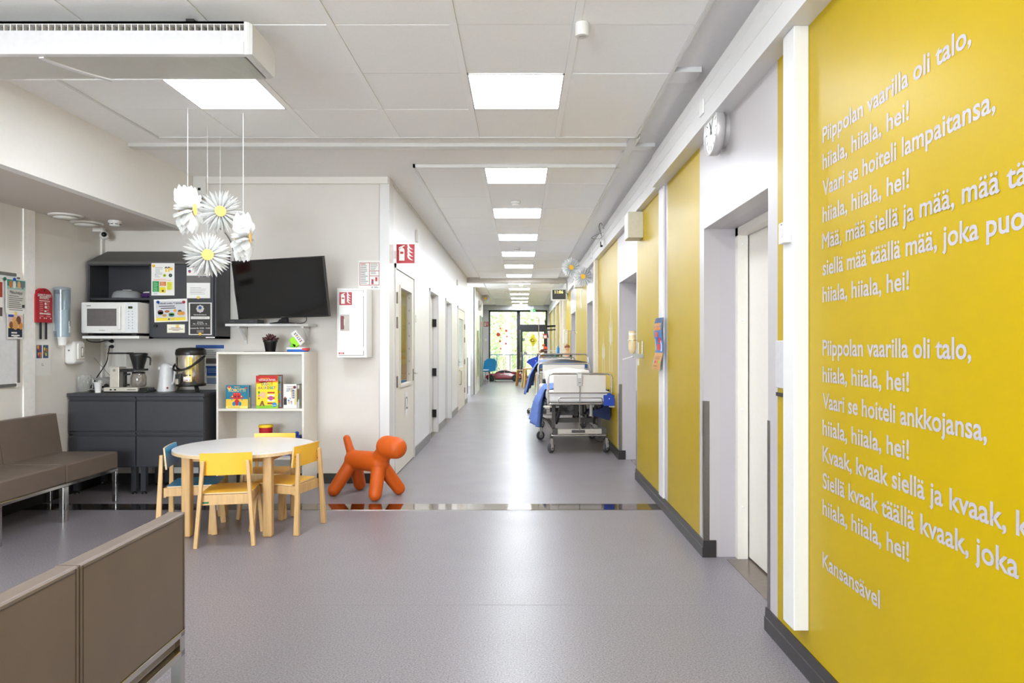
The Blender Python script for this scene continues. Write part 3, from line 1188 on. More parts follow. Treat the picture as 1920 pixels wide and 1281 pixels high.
def patch(s, u0, u1, v0, v1, m, k=.0012, n=8):
    s.grid(lambda a, b: pw(u0 + (u1 - u0) * a, v0 + (v1 - v0) * b, k), n, n, m)


patch(s, 0, 1, 0, 1, pc(70, 118, 176), 0, 16)
patch(s, 0, 1, 0, .33, pc(196, 144, 84))
patch(s, 0, 1, .9, 1, pc(40, 66, 112))
for k in range(6):
    patch(s, .16 + k * .12, .24 + k * .12, .84, .90, pc(240, 160, 40), .002, 3)
for k in range(5):
    patch(s, .16 + k * .15, .27 + k * .15, .76, .83, pc(244, 150, 30), .002, 3)
patch(s, .36, .6, .62, .73, pc(230, 96, 40), .002)
patch(s, .5, .8, .52, .62, pc(220, 60, 50), .002)
patch(s, .42, .58, .55, .64, pc(40, 110, 190), .0024)
patch(s, .36, .66, .38, .5, pc(214, 70, 60), .002)
patch(s, .1, .2, .38, .6, pc(214, 228, 240), .002)
patch(s, .72, .82, .36, .56, pc(214, 228, 240), .002)
for k, cc in enumerate(((90, 170, 220), (200, 50, 50), (220, 110, 40), (120, 190, 60))):
    patch(s, .15 + k * .19, .29 + k * .19, .13, .18, pc(*cc), .002, 3)
for k in range(3):
    patch(s, .2, .75, .25 - k * .022, .256 - k * .022, pc(80, 60, 40), .002, 4)
patch(s, .2, .65, .07, .08, pc(80, 60, 40), .002, 4)
s.build('sheet', t)

# loose cables out of the trunking
t = thing('cable_bundle', 'loose looped cables hanging from the trunking above the beds', 'cable', (1.11, 9.2, 2.84))
m_cb = mat('cable_grey', (90, 88, 84), .5)
s = MB()
s.tube(spl([(0, 0, .1), (-.03, .03, .18), (-.06, .0, .12), (-.02, -.02, -.02), (-.03, -.02, -.08)]), .004, m_cb, n=6)
s.tube(spl([(0, 0, .05), (-.1, .05, .02), (-.16, 0, -.03), (-.06, -.02, -.04), (0, 0, 0)]), .003, m_cb, n=6)
s.tube(spl([(0, -.1, .08), (-.04, -.12, .12), (-.03, -.14, 0), (-.03, -.14, -.08)]), .004, M_PLAST, n=6)
s.tube(spl([(0, -.05, .05), (-.03, -.25, .0), (-.03, -.3, -.04), (-.03, -.12, -.05)]), .003, M_PLAST, n=6)
s.build('loops', t)
B(-.045, -.015, -.035, -.005, -.15, -.08, M_BLACK).build('plug', t)
B(-.045, -.015, -.155, -.125, -.14, -.08, M_PLAST).build('plug', t)

# pale fountain-like stickers on the yellow wall behind the beds
m_stk = mat('sticker_pale', (222, 218, 196), .5)
for k, (yy, z0, zt_, lb) in enumerate(((8.93, 1.02, 1.95, 'taller pale spire sticker on the yellow wall behind the beds'),
                                       (9.72, .95, 1.55, 'shorter pale spire sticker on the yellow wall behind the beds'))):
    t = thing('wall_sticker', lb, 'wall sticker', (XR - .001, yy, z0), RW, 'pale spire stickers')
    s = MB()
    hh = zt_ - z0
    s.poly([(-.03, hh * .6), (.03, hh * .6), (.004, hh)], m_stk, y=0)
    for x in (-.13, .13):
        s.poly([(x - .035, hh * .42), (x + .035, hh * .42), (x + .03, hh * .62), (x, hh * .75), (x - .03, hh * .62)], m_stk, y=0)
    for x in (-.15, -.11, 0, .11, .15):
        s.rect(x - .008, 0, x + .008, hh * .45, m_stk, y=0)
    s.poly([(-.05, hh * .4), (0, hh * .34), (.05, hh * .4), (.04, hh * .62), (-.04, hh * .62)], m_stk, y=0)
    s.build('decal', t)
# ================================================================== LEFT WALL (drinks corner side)
def ZL(px):
    return -XA * FX / (977 - px)


def LWZ(px, py):
    return FH - (py - 650) * ZL(px) / FX


def pin(name_label, loc, rz, m, r=.014, rot=None):
    t = thing('magnet', name_label, 'magnet', loc, rz, 'round magnets', rot)
    MB().lathe([(r, 0), (r, .005), (r * .8, .008)], m, n=18, M=Mx).build('body', t)
    return t


M_MB, M_MY, M_MR, M_MG = pc(16, 78, 170), pc(246, 190, 40), pc(160, 28, 44), pc(20, 90, 70)
# whiteboard
wb = thing('whiteboard', 'white magnetic board with grey aluminium frame and pinned sheets', 'whiteboard', (XA, 4.85, 1.475), LW)
B(-.75, .75, -.012, 0, -.44, .46, mat('board_white', (232, 232, 234), .2)).build('board', wb)
s = MB()
m_alu = mat('aluminium', (150, 148, 146), .35, .8)
for q in ((-.75, .75, .445, .47), (-.75, .75, -.45, -.425), (.725, .75, -.45, .47), (-.75, -.725, -.45, .47)):
    s.box(q[0], q[1], -.02, 0, q[2], q[3], m_alu)
s.build('frame', wb)
for zz in (-.44, .46):
    B(.71, .755, -.022, 0, zz - .02, zz + .02, M_PLAST).build('corner_cap', wb, bevel=.006)

BX = XA + .022


def lposter(py0, py1, px0, px1, lb, cat='poster', name='poster', x=BX):
    y0, y1 = ZL(px0), ZL(px1)
    pm = (px0 + px1) / 2
    z1, z0 = LWZ(pm, py0), LWZ(pm, py1)
    t = thing(name, lb, cat, (x, (y0 + y1) / 2, (z0 + z1) / 2), LW)
    return t, y1 - y0, z1 - z0


t, W_, H_ = lposter(523, 588, 5, 44, 'sheet headed Pikkuhelppi with swimmers picture, upper on the whiteboard')
s = sheet(W_, H_)
a, b = W_ / 2, H_ / 2
s.rect(-a + .015, -b + .04, a - .012, b - .01, pc(206, 204, 198), -.0018)
s.rect(-a + .015, b * .38, a - .012, b - .01, pc(60, 140, 130), -.0020)
s.rect(-a + .015, b * .38, a - .012, b * .55, pc(150, 190, 180), -.0022)
for x, c in ((-.06, (196, 120, 60)), (-.02, (240, 230, 220)), (.03, (230, 170, 110)), (.07, (120, 120, 126))):
    s.disc(x, b * .66, .018, pc(*c), -.0025, 12, .032)
s.text('Pikkuhelppi', 0, b * .12, W_ * .6, pc(50, 48, 46), h=.026, bold=.01, align='c')
s.lines(-a * .7, a * .75, b * .02, 8, .016, .006, pc(120, 116, 112))
s.rect(a - .05, -b + .05, a - .02, -b + .075, pc(60, 60, 60), -.0024)
s.build('sheet', t)
t, W_, H_ = lposter(588, 636, 7, 37, 'small card with bears on pink above a dark blue band, lower on the whiteboard', x=BX + .004)
s = sheet(W_, H_)
a, b = W_ / 2, H_ / 2
s.rect(-a + .01, -b * .1, a - .01, b - .01, pc(226, 196, 190), -.0018)
s.rect(-a + .01, -b + .015, a - .01, -b * .15, pc(24, 34, 56), -.002)
s.poly([(-a + .01, -b * .16), (-a + .01, b * .1), (0, -b * .08), (a - .01, -b * .02), (a - .01, -b * .16)], pc(240, 200, 90), -.0022)
s.rect(-a + .01, b - .03, -a * .2, b - .01, pc(40, 80, 170), -.0022)
for x, zz, c, rr in ((-.01, .045, (226, 180, 110), .026), (.035, .05, (120, 72, 50), .027), (-.045, .01, (130, 84, 56), .022), (.06, .005, (220, 150, 70), .024), (.0, .01, (220, 160, 90), .03), (.0, .04, (60, 110, 170), .012)):
    s.disc(x, zz, rr, pc(*c), -.0025 - rr * .01, 12, rr * 1.3)
s.lines(-a * .5, a * .6, -b * .45, 2, .022, .012, M_PAPER)
s.lines(-a * .2, a * .5, -b * .8, 1, .02, .006, M_PAPER)
s.build('sheet', t)
t = thing('poster', 'white sheet with red and orange picture, only its edge showing beside the Pikkuhelppi sheet', 'poster', (BX, 5.29, 1.72), LW)
s = sheet(.24, .33)
s.rect(-.1, .02, .115, .14, pc(170, 60, 40), -.002).rect(-.1, -.13, .115, -.06, pc(90, 70, 70), -.002)
s.build('sheet', t)
pin('dark green magnet on the sheets at the top of the whiteboard', (BX + .002, ZL(3), LWZ(3, 523)), LW, M_MG)
pin('blue magnet holding the Pikkuhelppi sheet', (BX + .002, ZL(21), LWZ(21, 524)), LW, M_MB)
pin('pale yellow magnet above the bears card', (BX + .006, ZL(22), LWZ(22, 588)), LW, pc(236, 200, 110))

# fire blanket pouch
y0, y1 = ZL(64), ZL(96)
zt, zb = LWZ(80, 541), LWZ(80, 605)
t = thing('fire_blanket', 'red fire blanket pouch with white print and two black straps', 'fire blanket', (XA, (y0 + y1) / 2 - .02, (zt + zb) / 2), LW)
W_, H_ = y1 - y0 - .01, zt - zb
a, b = W_ / 2, H_ / 2
prof = [(-a, -b), (a, -b)] + [(a * math.cos(q), b - a * .75 + a * .75 * math.sin(q)) for q in [PI * k / 14 for k in range(15)]]
s = MB().prism([(x, z) for x, z in prof], -.028, 0, M_RED, 'y')
yy = -.0292
s.text('SAMMUTUSPEITE', 0, b * .50, W_ * .84, M_PAPER, y=yy, h=.024, bold=.02, align='c')
s.text('BRANDFILT', 0, b * .36, W_ * .6, M_PAPER, y=yy, h=.024, bold=.02, align='c')
s.rect(-a * .66, b * .24, a * .66, b * .28, M_PAPER, yy)
s.lines(-a * .6, -a * .1, b * .18, 8, .017, .005, pc(226, 170, 170), yy, 3)
s.lines(a * .25, a * .75, b * .18, 8, .017, .005, pc(226, 170, 170), yy, 4)
s.disc(.012, b * .1, .012, M_PAPER, yy).disc(.016, -b * .1, .016, M_PAPER, yy, 12, .012).disc(.01, -b * .34, .014, M_PAPER, yy, 12, .008)
s.rect(-a * .6, -b * .52, a * .75, -b * .46, M_PAPER, yy)
for x in (-.6, -.1, .15, .7):
    s.rect(a * x, -b * .78, a * x + .014, -b * .72, M_PAPER, yy)
s.build('pouch', t, bevel=.006, angle=60)
for x in (-.035, .032):
    B(x - .012, x + .012, -.022, -.018, -b - .145, -b + .01, M_BLACK).build('strap', t)
MB().lathe([(.008, .028), (.008, .031)], M_BLACK, c=(0, 0, b - .02), n=12, M=Mx).build('eyelet', t)

# sheet with two paintings
t, W_, H_ = lposter(640, 705, 61.5, 94, 'white sheet with two small bright paintings under the fire blanket', x=XA + .003)
s = sheet(W_, H_)
a, b = W_ / 2, H_ / 2
for x0 in (-a * .66, a * .1):
    x1 = x0 + a * .62
    s.rect(x0, b * .02, x1, b * .78, pc(60, 84, 130), -.002)
    r = random.Random(int(x0 * 1000))
    for k in range(12):
        s.disc(r.uniform(x0 + .012, x1 - .012), r.uniform(b * .1, b * .7), .011, pc(*r.choice([(190, 60, 40), (230, 190, 60), (40, 130, 90), (210, 140, 80), (30, 40, 70)])), -.0022 - k * .00008, 8, .016)
s.lines(-a * .1, a * .2, -b * .3, 2, .012, .004, pc(130, 128, 126))
s.build('sheet', t)

# cup dispenser tube and cups
t = thing('cup_dispenser', 'tall clear blue-grey tube dispenser of white cups on the cream wall', 'cup dispenser', (-4.064, 6.05, 1.435), LW)
m_tube = glass_mat('tube_smoke', (206, 220, 230), .05, .84)
MB().lathe([(.058, 0), (.062, .43)], m_tube, n=28, capb=False, capt=False).build('tube', t)
MB().lathe([(.064, .415), (.064, .435), (.05, .44)], mat('tube_cap', (150, 158, 164), .3), n=28).build('cap', t)
MB().box(-.02, .02, .03, .066, .05, .38, M_PLAST).build('wall_mount', t)
B(-.006, .006, -.066, -.06, .04, .14, M_CHROME).build('clip', t)
m_cup = mat('paper_cup', (244, 243, 240), .5)


def cup(label, loc, group, h=.095, r0=.024, r1=.034, name='paper_cup'):
    t = thing(name, label, 'cup', loc, 0, group)
    MB().lathe([(r0, 0), (r1, h), (r1 + .002, h + .001), (r1 + .002, h - .004)], m_cup, n=20, capt=False).build('body', t)
    return t


s = thing('cup_stack', 'stack of white cups inside the clear tube dispenser', 'cup stack', (-4.064, 6.05, 1.362))
MB().lathe([(.030, 0), (.039, .075), (.042, .078)] + [(.040 + .002 * (k % 2), .085 + k * .012) for k in range(20)], m_cup, n=24).build('cups', s)

# towel dispenser
t = thing('soap_dispenser', 'white rounded wall dispenser with key lock beside the cup tube', 'dispenser', (XA, 6.24, 1.295), LW)
B(-.08, .08, -.10, 0, -.105, .105, M_PLAST).build('housing', t, bevel=.03, seg=4)
B(-.045, .05, -.113, -.098, -.06, .085, mat('disp_face', (240, 238, 232), .35)).build('cover', t, bevel=.012, seg=3)
s = MB().tube(arc_pts([(0, -.11, .045), (0, -.125, .045), (0, -.125, -.035), (0, -.11, -.035)], .01), .007, M_STEEL)
s.build('push_bar', t)
q = MB().lathe([(.008, 0), (.008, .004)], M_STEEL, n=12, M=Matrix.Rotation(-PI / 2, 3, 'Y'))
q.build('lock', t, loc=(-.08, -.05, .02))

# ================================================================== WALL CUPBOARD
XC = [-4.085, -3.488, -2.874]
YF = 6.44
z0, z1, z2 = 1.425, 2.15, 2.29


def wall_unit(x0, x1, label, is_open):
    t = thing('wall_cupboard', label, 'cupboard', (x0, YF, z0), 0, 'charcoal wall cupboards')
    w_, d, h = x1 - x0, YB - YF - .005, z1 - z0
    s = MB()
    for a in (0, w_ - .018):
        s.prism([(0, 0), (d, 0), (d, z2 - z0), (0, h)], a, a + .018, M_GREYC, 'x')
    s.box(0, w_, 0, d, 0, .022, M_GREYC)
    s.box(0, w_, d - .012, d, 0, z2 - z0 - .01, M_GREYC)
    s.prism([(-.012, h - .022), (0, h - .03), (d, z2 - z0 - .03), (d, z2 - z0), (-.012, h)], -.002, w_ + .002, mat('charcoal_top', (84, 82, 80), .5), 'x')
    s.box(0, w_, 0, .02, h - .035, h - .02, M_GREYC)
    s.build('body', t)
    if is_open:
        B(.018, w_ - .018, .01, d - .012, .365, .385, M_GREYD).build('shelf', t)
    else:
        B(.006, w_ - .02, -.018, 0, .012, h - .03, M_GREYC).build('door', t, bevel=.003)
        kb = MB().lathe([(.012, 0), (.016, .012), (.015, .02)], M_BLACK, n=16, M=Mx)
        kb.build('knob', t, loc=(.055, -.018, .12))
    return t


wall_unit(XC[0], XC[1], 'charcoal open wall cupboard holding the microwave', True)
wall_unit(XC[1], XC[2], 'charcoal wall cupboard with a closed door full of notices', False)

# microwave
mw = thing('microwave', 'white microwave oven standing out of the open grey cupboard', 'microwave', (-4.035, 6.26, 1.473))
W_, D_, H_ = .52, .40, .285
B(0, W_, .012, D_, 0, H_, M_PLAST).build('case', mw, bevel=.006)
s = MB().box(.0, .405, 0, .014, .005, H_ - .004, M_PLAST)
s.build('door', mw, bevel=.006)
B(.055, .325, -.0015, .0005, .065, .225, mat('mw_window', (104, 100, 98), .25, vary=.06)).build('window', mw)
B(.345, .37, -.022, -.002, .03, .25, M_PLAST).build('handle', mw, bevel=.006)
s = MB().box(.407, W_, 0, .014, .005, H_ - .004, mat('mw_panel', (226, 228, 230), .3))
s.rect(.432, .225, .472, .246, M_SCREEN, -.001)
s.text('11:06', .438, .230, .026, pc(120, 160, 60), -.0014)
for i in range(7):
    for j in range(2):
        s.disc(.437 + j * .035, .2 - i * .026, .006, pc(176, 180, 184), -.001, 10)
s.build('control_panel', mw)
s = MB().text('Whirlpool', .165, .022, .055, pc(80, 80, 84), -.0012, bold=.01)
s.rect(.05, .248, .09, .254, pc(80, 80, 84), -.001)
s.rect(.115, .004, .27, .014, M_PAPER, -.001)
s.build('logo', mw)
for x in (.05, .45):
    B(x, x + .04, .03, .34, -.022, 0, M_BLACK).build('foot', mw)
t = thing('pull_out_shelf', 'white narrow tray board under the microwave', 'shelf board', (-4.03, 6.27, 1.424))
B(0, .52, 0, .40, 0, .024, M_PLAST).build('board', t)

# food cover and purple cloth on the cupboard shelf
t = thing('food_cover', 'translucent dome microwave plate cover above the microwave', 'food cover', (-3.79, 6.57, 1.812))
m_tr = glass_mat('cloudy_plastic', (206, 208, 210), .06, .55)
MB().lathe([(.13, 0), (.128, .02), (.115, .055), (.09, .072), (.03, .078), (.001, .078)], m_tr, n=32, capb=False).build('dome', t)
MB().box(-.04, .04, -.012, .012, .074, .084, M_PLAST).build('knob', t, bevel=.003)
t = thing('purple_pouch', 'small purple cloth pouch half hidden at the end of the cupboard shelf', 'pouch', (-3.575, 6.56, 1.812))
MB().sphere((0, 0, .028), .075, mat('purple_cloth', (66, 34, 96), .8, vary=.2), sc=(1, .8, .38)).build('cloth', t)
MB().sphere((0, .0, .055), .055, M_PLAST, sc=(1, .7, .25)).build('rim', t)


# notices on the cupboard door
def dpt(px, py):
    return ((px - 977) * (YF - .02) / FX, FH - (py - 650) * (YF - .02) / FX)


def zz(zx, zy):                      # from zoom (x 270..420, y 480..640 at 8.007x)
    return dpt(270 + zx / 8.007, 480 + zy / 8.007)


def notice(c0, c1, lb, rot=0.0, m=None, lift=.002):
    (xa, za), (xb, zb) = zz(*c0), zz(*c1)
    W_, H_ = xb - xa, za - zb
    t = thing('notice', lb, 'notice', ((xa + xb) / 2, YF - .0185 - lift, (za + zb) / 2), 0, None, (0, rot, 0))
    return t, sheet(W_, H_, m), W_ / 2, H_ / 2


t, s, a, b = notice((112, 108), (458, 594), 'tall white notice with green, orange and yellow blocks on the grey cupboard door')
s.lines(-a * .65, a * .0, b * .74, 6, .013, .004, pc(150, 150, 150), seed=2)
s.text('HELLO', .3, 0, .0001, M_PAPER) if False else None
for x in (.28, .52):
    s.disc(a * x, b * .7, .012, pc(40, 36, 34), -.002).disc(a * x, b * .66, .008, pc(240, 200, 160), -.0022).rect(a * x - .008, b * .45, a * x + .008, b * .62, pc(244, 206, 60), -.0021)
s.disc(a * .15, b * .24, .016, pc(200, 210, 50), -.002).disc(a * .15, b * .24, .008, pc(90, 120, 60), -.0022)
s.disc(a * .66, b * .24, .017, pc(40, 60, 56), -.002)
s.poly([(a * .62, b * .25), (a * .65, b * .21), (a * .72, b * .3), (a * .65, b * .235)], M_PAPER, -.0022)
s.poly([(-a * .7, b * .3), (-a * .65, b * .25), (-a * .55, b * .33)], pc(40, 80, 160), -.002)
s.lines(-a * .7, -a * .2, b * .22, 2, .01, .003, pc(120, 120, 130))
s.lines(-a * .8, a * .8, b * .02, 2, .012, .004, pc(226, 140, 90))
s.rect(-a * .9, -b * .78, -a * .32, -b * .12, pc(44, 150, 76), -.002)
s.rect(-a * .26, -b * .42, a * .28, -b * .15, pc(216, 124, 60), -.002)
s.rect(-a * .28, -b * .83, a * .25, -b * .48, pc(236, 214, 40), -.002)
s.rect(a * .33, -b * .64, a * .82, -b * .16, pc(226, 226, 70), -.002)
s.lines(-a * .8, -a * .42, -b * .2, 9, .013, .003, pc(180, 220, 190), -.0024)
s.lines(-a * .18, a * .2, -b * .2, 3, .013, .003, pc(250, 220, 190), -.0024)
s.lines(a * .4, a * .76, -b * .22, 6, .013, .003, pc(150, 160, 60), -.0024)
s.disc(0, -b * .72, .01, pc(90, 60, 50), -.0024)
s.lines(-a * .8, -a * .35, -b * .88, 1, .01, .004, pc(120, 120, 120))
s.build('sheet', t)
pin('yellow magnet on the top corner of the tall notice', (zz(147, 150)[0], YF - .0225, zz(147, 150)[1]), 0, M_MY)
pin('yellow magnet beside the two little figures of the tall notice', (zz(409, 195)[0], YF - .0225, zz(409, 195)[1]), 0, M_MY)

t, s, a, b = notice((640, 170), (1000, 640), 'dark grey card backing two white slips on the grey cupboard door, behind the lowest daisy', m=pc(110, 106, 104))
s.rect(-a * .98, b * .46, a * .98, b * 1.0 - .001, M_PAPER, -.002)
s.rect(-a * .98, -b * .98, a * .96, b * .0, M_PAPER, -.002)
s.disc(-a * .74, b * .74, .014, pc(60, 80, 160), -.0022).disc(-a * .72, b * .70, .010, pc(200, 70, 70), -.0024)
s.text('', 0, 0, 1, M_PAPER) if False else None
s.lines(-a * .7, a * .7, -b * .3, 4, .014, .004, pc(170, 168, 166))
s.lines(-a * .7, a * .7, -b * .6, 2, .014, .004, pc(170, 168, 166), seed=5)
s.lines(-a * .1, a * .8, b * .56, 1, .014, .006, pc(90, 88, 86), seed=5)
s.build('sheet', t)
pin('pale yellow magnet under the lower white slip', (zz(820, 625)[0], YF - .0225, zz(820, 625)[1]), 0, pc(240, 210, 110))

t, s, a, b = notice((155, 648), (655, 990), 'kiosk opening notice with food pictures and a yellow stripe on the grey cupboard door', rot=-.03, lift=.004)
s.rect(-a * .9, -b * .86, a * .88, b * .82, pc(208, 208, 214), -.0018)
s.rect(-a * .9, -b * .9, a * .88, -b * .62, pc(246, 220, 70), -.002)
s.text('R-kioski avattu Y-talossa.', 0, b * .56, a * 1.45, pc(40, 38, 40), h=.019, bold=.02, align='c')
s.lines(-a * .7, a * .75, b * .42, 1, .02, .008, pc(70, 68, 70))
s.lines(-a * .6, a * .7, b * .24, 1, .02, .008, pc(70, 68, 70), seed=4)
for x, zq, c, rx, rz_ in ((-.62, -.12, (96, 60, 54), .028, .02), (-.62, -.24, (90, 110, 80), .026, .016), (-.22, -.08, (170, 100, 50), .024, .012), (-.38, -.42, (190, 140, 80), .022, .012),
                          (.04, -.3, (110, 160, 80), .028, .012), (.04, -.42, (60, 130, 110), .028, .014), (.26, -.02, (236, 170, 70), .015, .014), (.55, -.28, (226, 160, 70), .026, .018), (.72, -.28, (222, 150, 60), .02, .018), (.54, -.1, (60, 56, 56), .018, .014)):
    s.disc(a * x, b * zq, rx, pc(*c), -.0022 - abs(x) * .0004, 14, rz_)
s.disc(-a * .12, -b * .76, .009, pc(40, 100, 180), -.0024)
s.text('R-kioski', -a * .04, -b * .79, a * .25, pc(40, 100, 180))
s.build('sheet', t)
pin('blue magnet at the corner of the kiosk notice', (zz(215, 694)[0], YF - .0245, zz(215, 694)[1]), 0, M_MB)
pin('dark red magnet at the corner of the kiosk notice', (zz(602, 694)[0], YF - .0245, zz(602, 694)[1]), 0, M_MR)

t, s, a, b = notice((347, 1028), (614, 1154), 'small pale yellow card low on the grey cupboard door', m=pc(240, 236, 206))
s.rect(-a * .95, -b * .88, a * .95, b * .88, pc(246, 243, 226), -.0018)
for k in range(3):
    s.rect(-a * (.55, .8, .4)[k], b * (.1 - k * .3), a * (.55, .8, .4)[k], b * (.22 - k * .3), pc(130, 90, 84), -.0022)
s.build('sheet', t)
pin('pale yellow magnet on the small pale yellow card', (zz(505, 1056)[0], YF - .0225, zz(505, 1056)[1]), 0, pc(240, 210, 110))

t, s, a, b = notice((672, 702), (1018, 1186), 'black cafe hours poster with a white flower on the grey cupboard door')
s.rect(-a * .88, -b * .95, a * .9, b * .95, pc(52, 48, 48), -.0018)
for k in range(8):
    an = 2 * PI * k / 8
    s.disc(.0 + .026 * math.cos(an), b * .62 + .026 * math.sin(an), .012, pc(206, 200, 192), -.0022 - k * .00005, 12)
s.disc(0, b * .62, .02, pc(190, 184, 176), -.0028, 14)
s.text('Kahvila-Konditoria', 0, b * .22, a * 1.1, M_PAPER, h=.011, bold=.01, align='c')
s.rect(-a * .8, -b * .02, a * .82, b * .14, M_PAPER, -.0022)
s.text('HANNA & KERTTU', 0, b * .02, a * 1.45, pc(50, 46, 46), h=.013, bold=.0, align='c')
s.text('Avoinna', 0, -b * .24, a * .5, M_PAPER, h=.012, bold=.01, align='c')
s.text('Ma - Pe klo 8 - 16', 0, -b * .35, a * 1.2, M_PAPER, h=.012, bold=.01, align='c')
s.rect(-a * .8, -b * .42, a * .8, -b * .41, pc(160, 156, 152), -.0022)
s.text('Lounas klo 10.30 - 14.30', 0, -b * .62, a * 1.68, M_PAPER, h=.013, bold=.01, align='c')
for k in range(3):
    s.rect(-a * .3, -b * (.74 + k * .06), a * .3, -b * (.72 + k * .06), pc(190, 186, 182), -.0022)
s.build('sheet', t)
pin('blue magnet in the white flower of the black cafe poster', (zz(845, 778)[0], YF - .0245, zz(845, 778)[1]), 0, M_MB)
pin('yellow magnet at the foot of the black cafe poster', (zz(845, 1172)[0], YF - .0225, zz(845, 1172)[1]), 0, M_MY)
t, s, a, b = notice((928, 1216), (1064, 1232), 'narrow white label strip at the lower corner of the grey cupboard door')
s.build('sheet', t)

# ================================================================== BASE CABINETS
YC = 6.21
zt0, zt1 = .25, .895
XB = [-4.115, -3.497, -2.88]


def base_unit(x0, x1, label):
    t = thing('drawer_cabinet', label, 'cabinet', (x0, YC, 0), 0, 'charcoal drawer cabinets')
    w_, d = x1 - x0 - .003, YB - YC - .02
    B(0, w_, .012, d, zt0, zt1, M_GREYC).build('body', t)
    for za, zb in ((.26, .555), (.585, .878)):
        s = MB()
        s.prism([(0, za), (-.008, za), (-.008, zb - .03), (.004, zb - .014), (.004, zb), (.012, zb), (.012, za)], .004, w_ - .004, M_GREYC, 'x')
        dr = s.build('drawer', t, bevel=.002)
        B(.004, w_ - .004, -.012, .004, zb + .0, zb + .014, M_GREYC).build('handle', dr)
    for x in (.02, w_ - .065):
        for y in (.03, d - .08):
            s = MB().box(x, x + .045, y, y + .045, .03, zt0, M_GREYC)
            lg = s.build('leg', t)
            MB().lathe([(.022, 0), (.022, .012), (.008, .014), (.008, .03)], M_BLACK, c=(x + .022, y + .022, 0), n=14).build('foot', lg)
    return t


base_unit(XB[0], XB[1], 'charcoal metal drawer cabinet against the cream side wall')
base_unit(XB[1], XB[2], 'charcoal metal drawer cabinet next to the white bookcase')
t = thing('worktop', 'charcoal worktop lying over both drawer cabinets', 'worktop', (-4.125, 6.195, zt1))
B(0, 1.25, 0, YB - 6.2, 0, .03, M_GREYC).build('slab', t, bevel=.003)
ZT = zt1 + .03


def cpt(px, Y):
    return (px - 977) * Y / FX


# jug, cup, radio
t = thing('plastic_jug', 'clear plastic measuring jug at the end of the counter', 'jug', (cpt(157, 6.34), 6.34, ZT))
m_cl = glass_mat('clear_plastic', (240, 240, 238), .08, .85)
MB().lathe([(.045, .002), (.05, .01), (.054, .14), (.06, .158)], m_cl, n=20, capb=True, capt=False).build('body', t)
MB().tube(arc_pts([(.05, -.01, .13), (.10, -.02, .13), (.095, -.02, .03), (.05, -.01, .03)], .02), .007, m_cl).build('handle', t)
cup('single white paper cup standing on the grey counter before the radio', (cpt(184, 6.30), 6.30, ZT), None)
rd = thing('radio', 'silver portable radio with raised antenna behind the paper cup', 'radio', (cpt(193, 6.55), 6.55, ZT))
m_sil = mat('silver_plastic', (168, 166, 164), .35, .35)
prof = [(.13 * math.cos(q), .055 + .075 * math.sin(q) if math.sin(q) > 0 else .055 + .05 * math.sin(q)) for q in [2 * PI * k / 28 for k in range(28)]]
MB().prism(prof, -.06, .08, m_sil, 'y', True).build('case', rd, bevel=.004, angle=60)
s = MB()
for x, r_ in ((-.055, .026), (.07, .026)):
    s.lathe([(r_, .06), (r_, .063)], M_DARK, c=(x, 0, .045), n=20, M=Mx)
s.build('speaker_grille', rd)
MB().lathe([(.022, .06), (.022, .067), (.016, .07)], mat('radio_dial', (206, 214, 206), .3), c=(.01, 0, .085), n=20, M=Mx).build('dial', rd)
B(-.02, .05, -.062, -.058, .03, .05, M_SCREEN).build('display', rd)
MB().tube([(.07, .03, .12), (-.16, .06, .36)], .0025, M_CHROME, n=6).sphere((-.16, .06, .36), .005, M_CHROME).build('antenna', rd)

# coffee maker
cm = thing('coffee_maker', 'black and steel filter coffee maker with glass jug', 'coffee maker', (cpt(245, 6.38), 6.38, ZT))
B(-.20, .19, -.09, .09, 0, .022, M_BLACK).build('base', cm, bevel=.004)
m_st2 = mat('cream_metal', (214, 208, 196), .3, .4)
B(-.195, .12, -.094, -.088, .012, .046, m_st2).build('front_plate', cm)
s = MB().box(-.19, .12, -.088, .08, .022, .048, m_st2)
s.build('deck', cm, bevel=.003)
s = MB().rect(-.14, .02, -.12, .034, M_BLACK, -.0945).rect(-.10, .02, -.08, .034, M_BLACK, -.0945).rect(.02, .024, .1, .032, pc(120, 116, 110), -.0945)
s.build('switch', cm)
B(-.16, -.075, -.06, .06, .048, .235, m_st2).build('tower', cm, bevel=.003)
s = MB().lathe([(.013, .0), (.013, .002)], pc(150, 146, 140), c=(-.118, -.0605, .205), n=16, M=Mx)
s.build('emblem', cm)
MB().box(-.178, -.01, -.055, .055, .24, .36, m_cl).build('water_tank', cm)
MB().box(-.182, -.006, -.06, .06, .355, .37, M_BLACK).build('tank_lid', cm)
MB().box(-.075, .0, -.05, .05, .19, .215, M_BLACK).box(-.06, -.045, -.02, .02, .048, .2, M_BLACK).box(-.05, .14, -.045, .045, .2, .218, M_BLACK).build('arm', cm)
MB().lathe([(.045, .218), (.05, .25), (.075, .34), (.078, .36), (.06, .366)], M_BLACK, c=(.075, 0, 0), n=24).build('filter_holder', cm)
MB().tube(arc_pts([(.14, 0, .33), (.185, 0, .325), (.182, 0, .25)], .02), .008, M_BLACK).build('holder_handle', cm)
m_gl = glass_mat('glass_coffee', (206, 200, 190), .10, .8)
MB().lathe([(.055, .052), (.066, .07), (.066, .14), (.055, .17), (.052, .178)], m_gl, c=(.075, 0, 0), n=24, capt=False).build('glass_jug', cm)
MB().lathe([(.056, .172), (.056, .188), (.02, .192)], M_BLACK, c=(.075, 0, 0), n=20).build('jug_lid', cm)
MB().tube(arc_pts([(.02, -.04, .17), (-.015, -.075, .165), (-.015, -.075, .075), (.02, -.05, .07)], .02), .009, M_BLACK).build('jug_handle', cm)
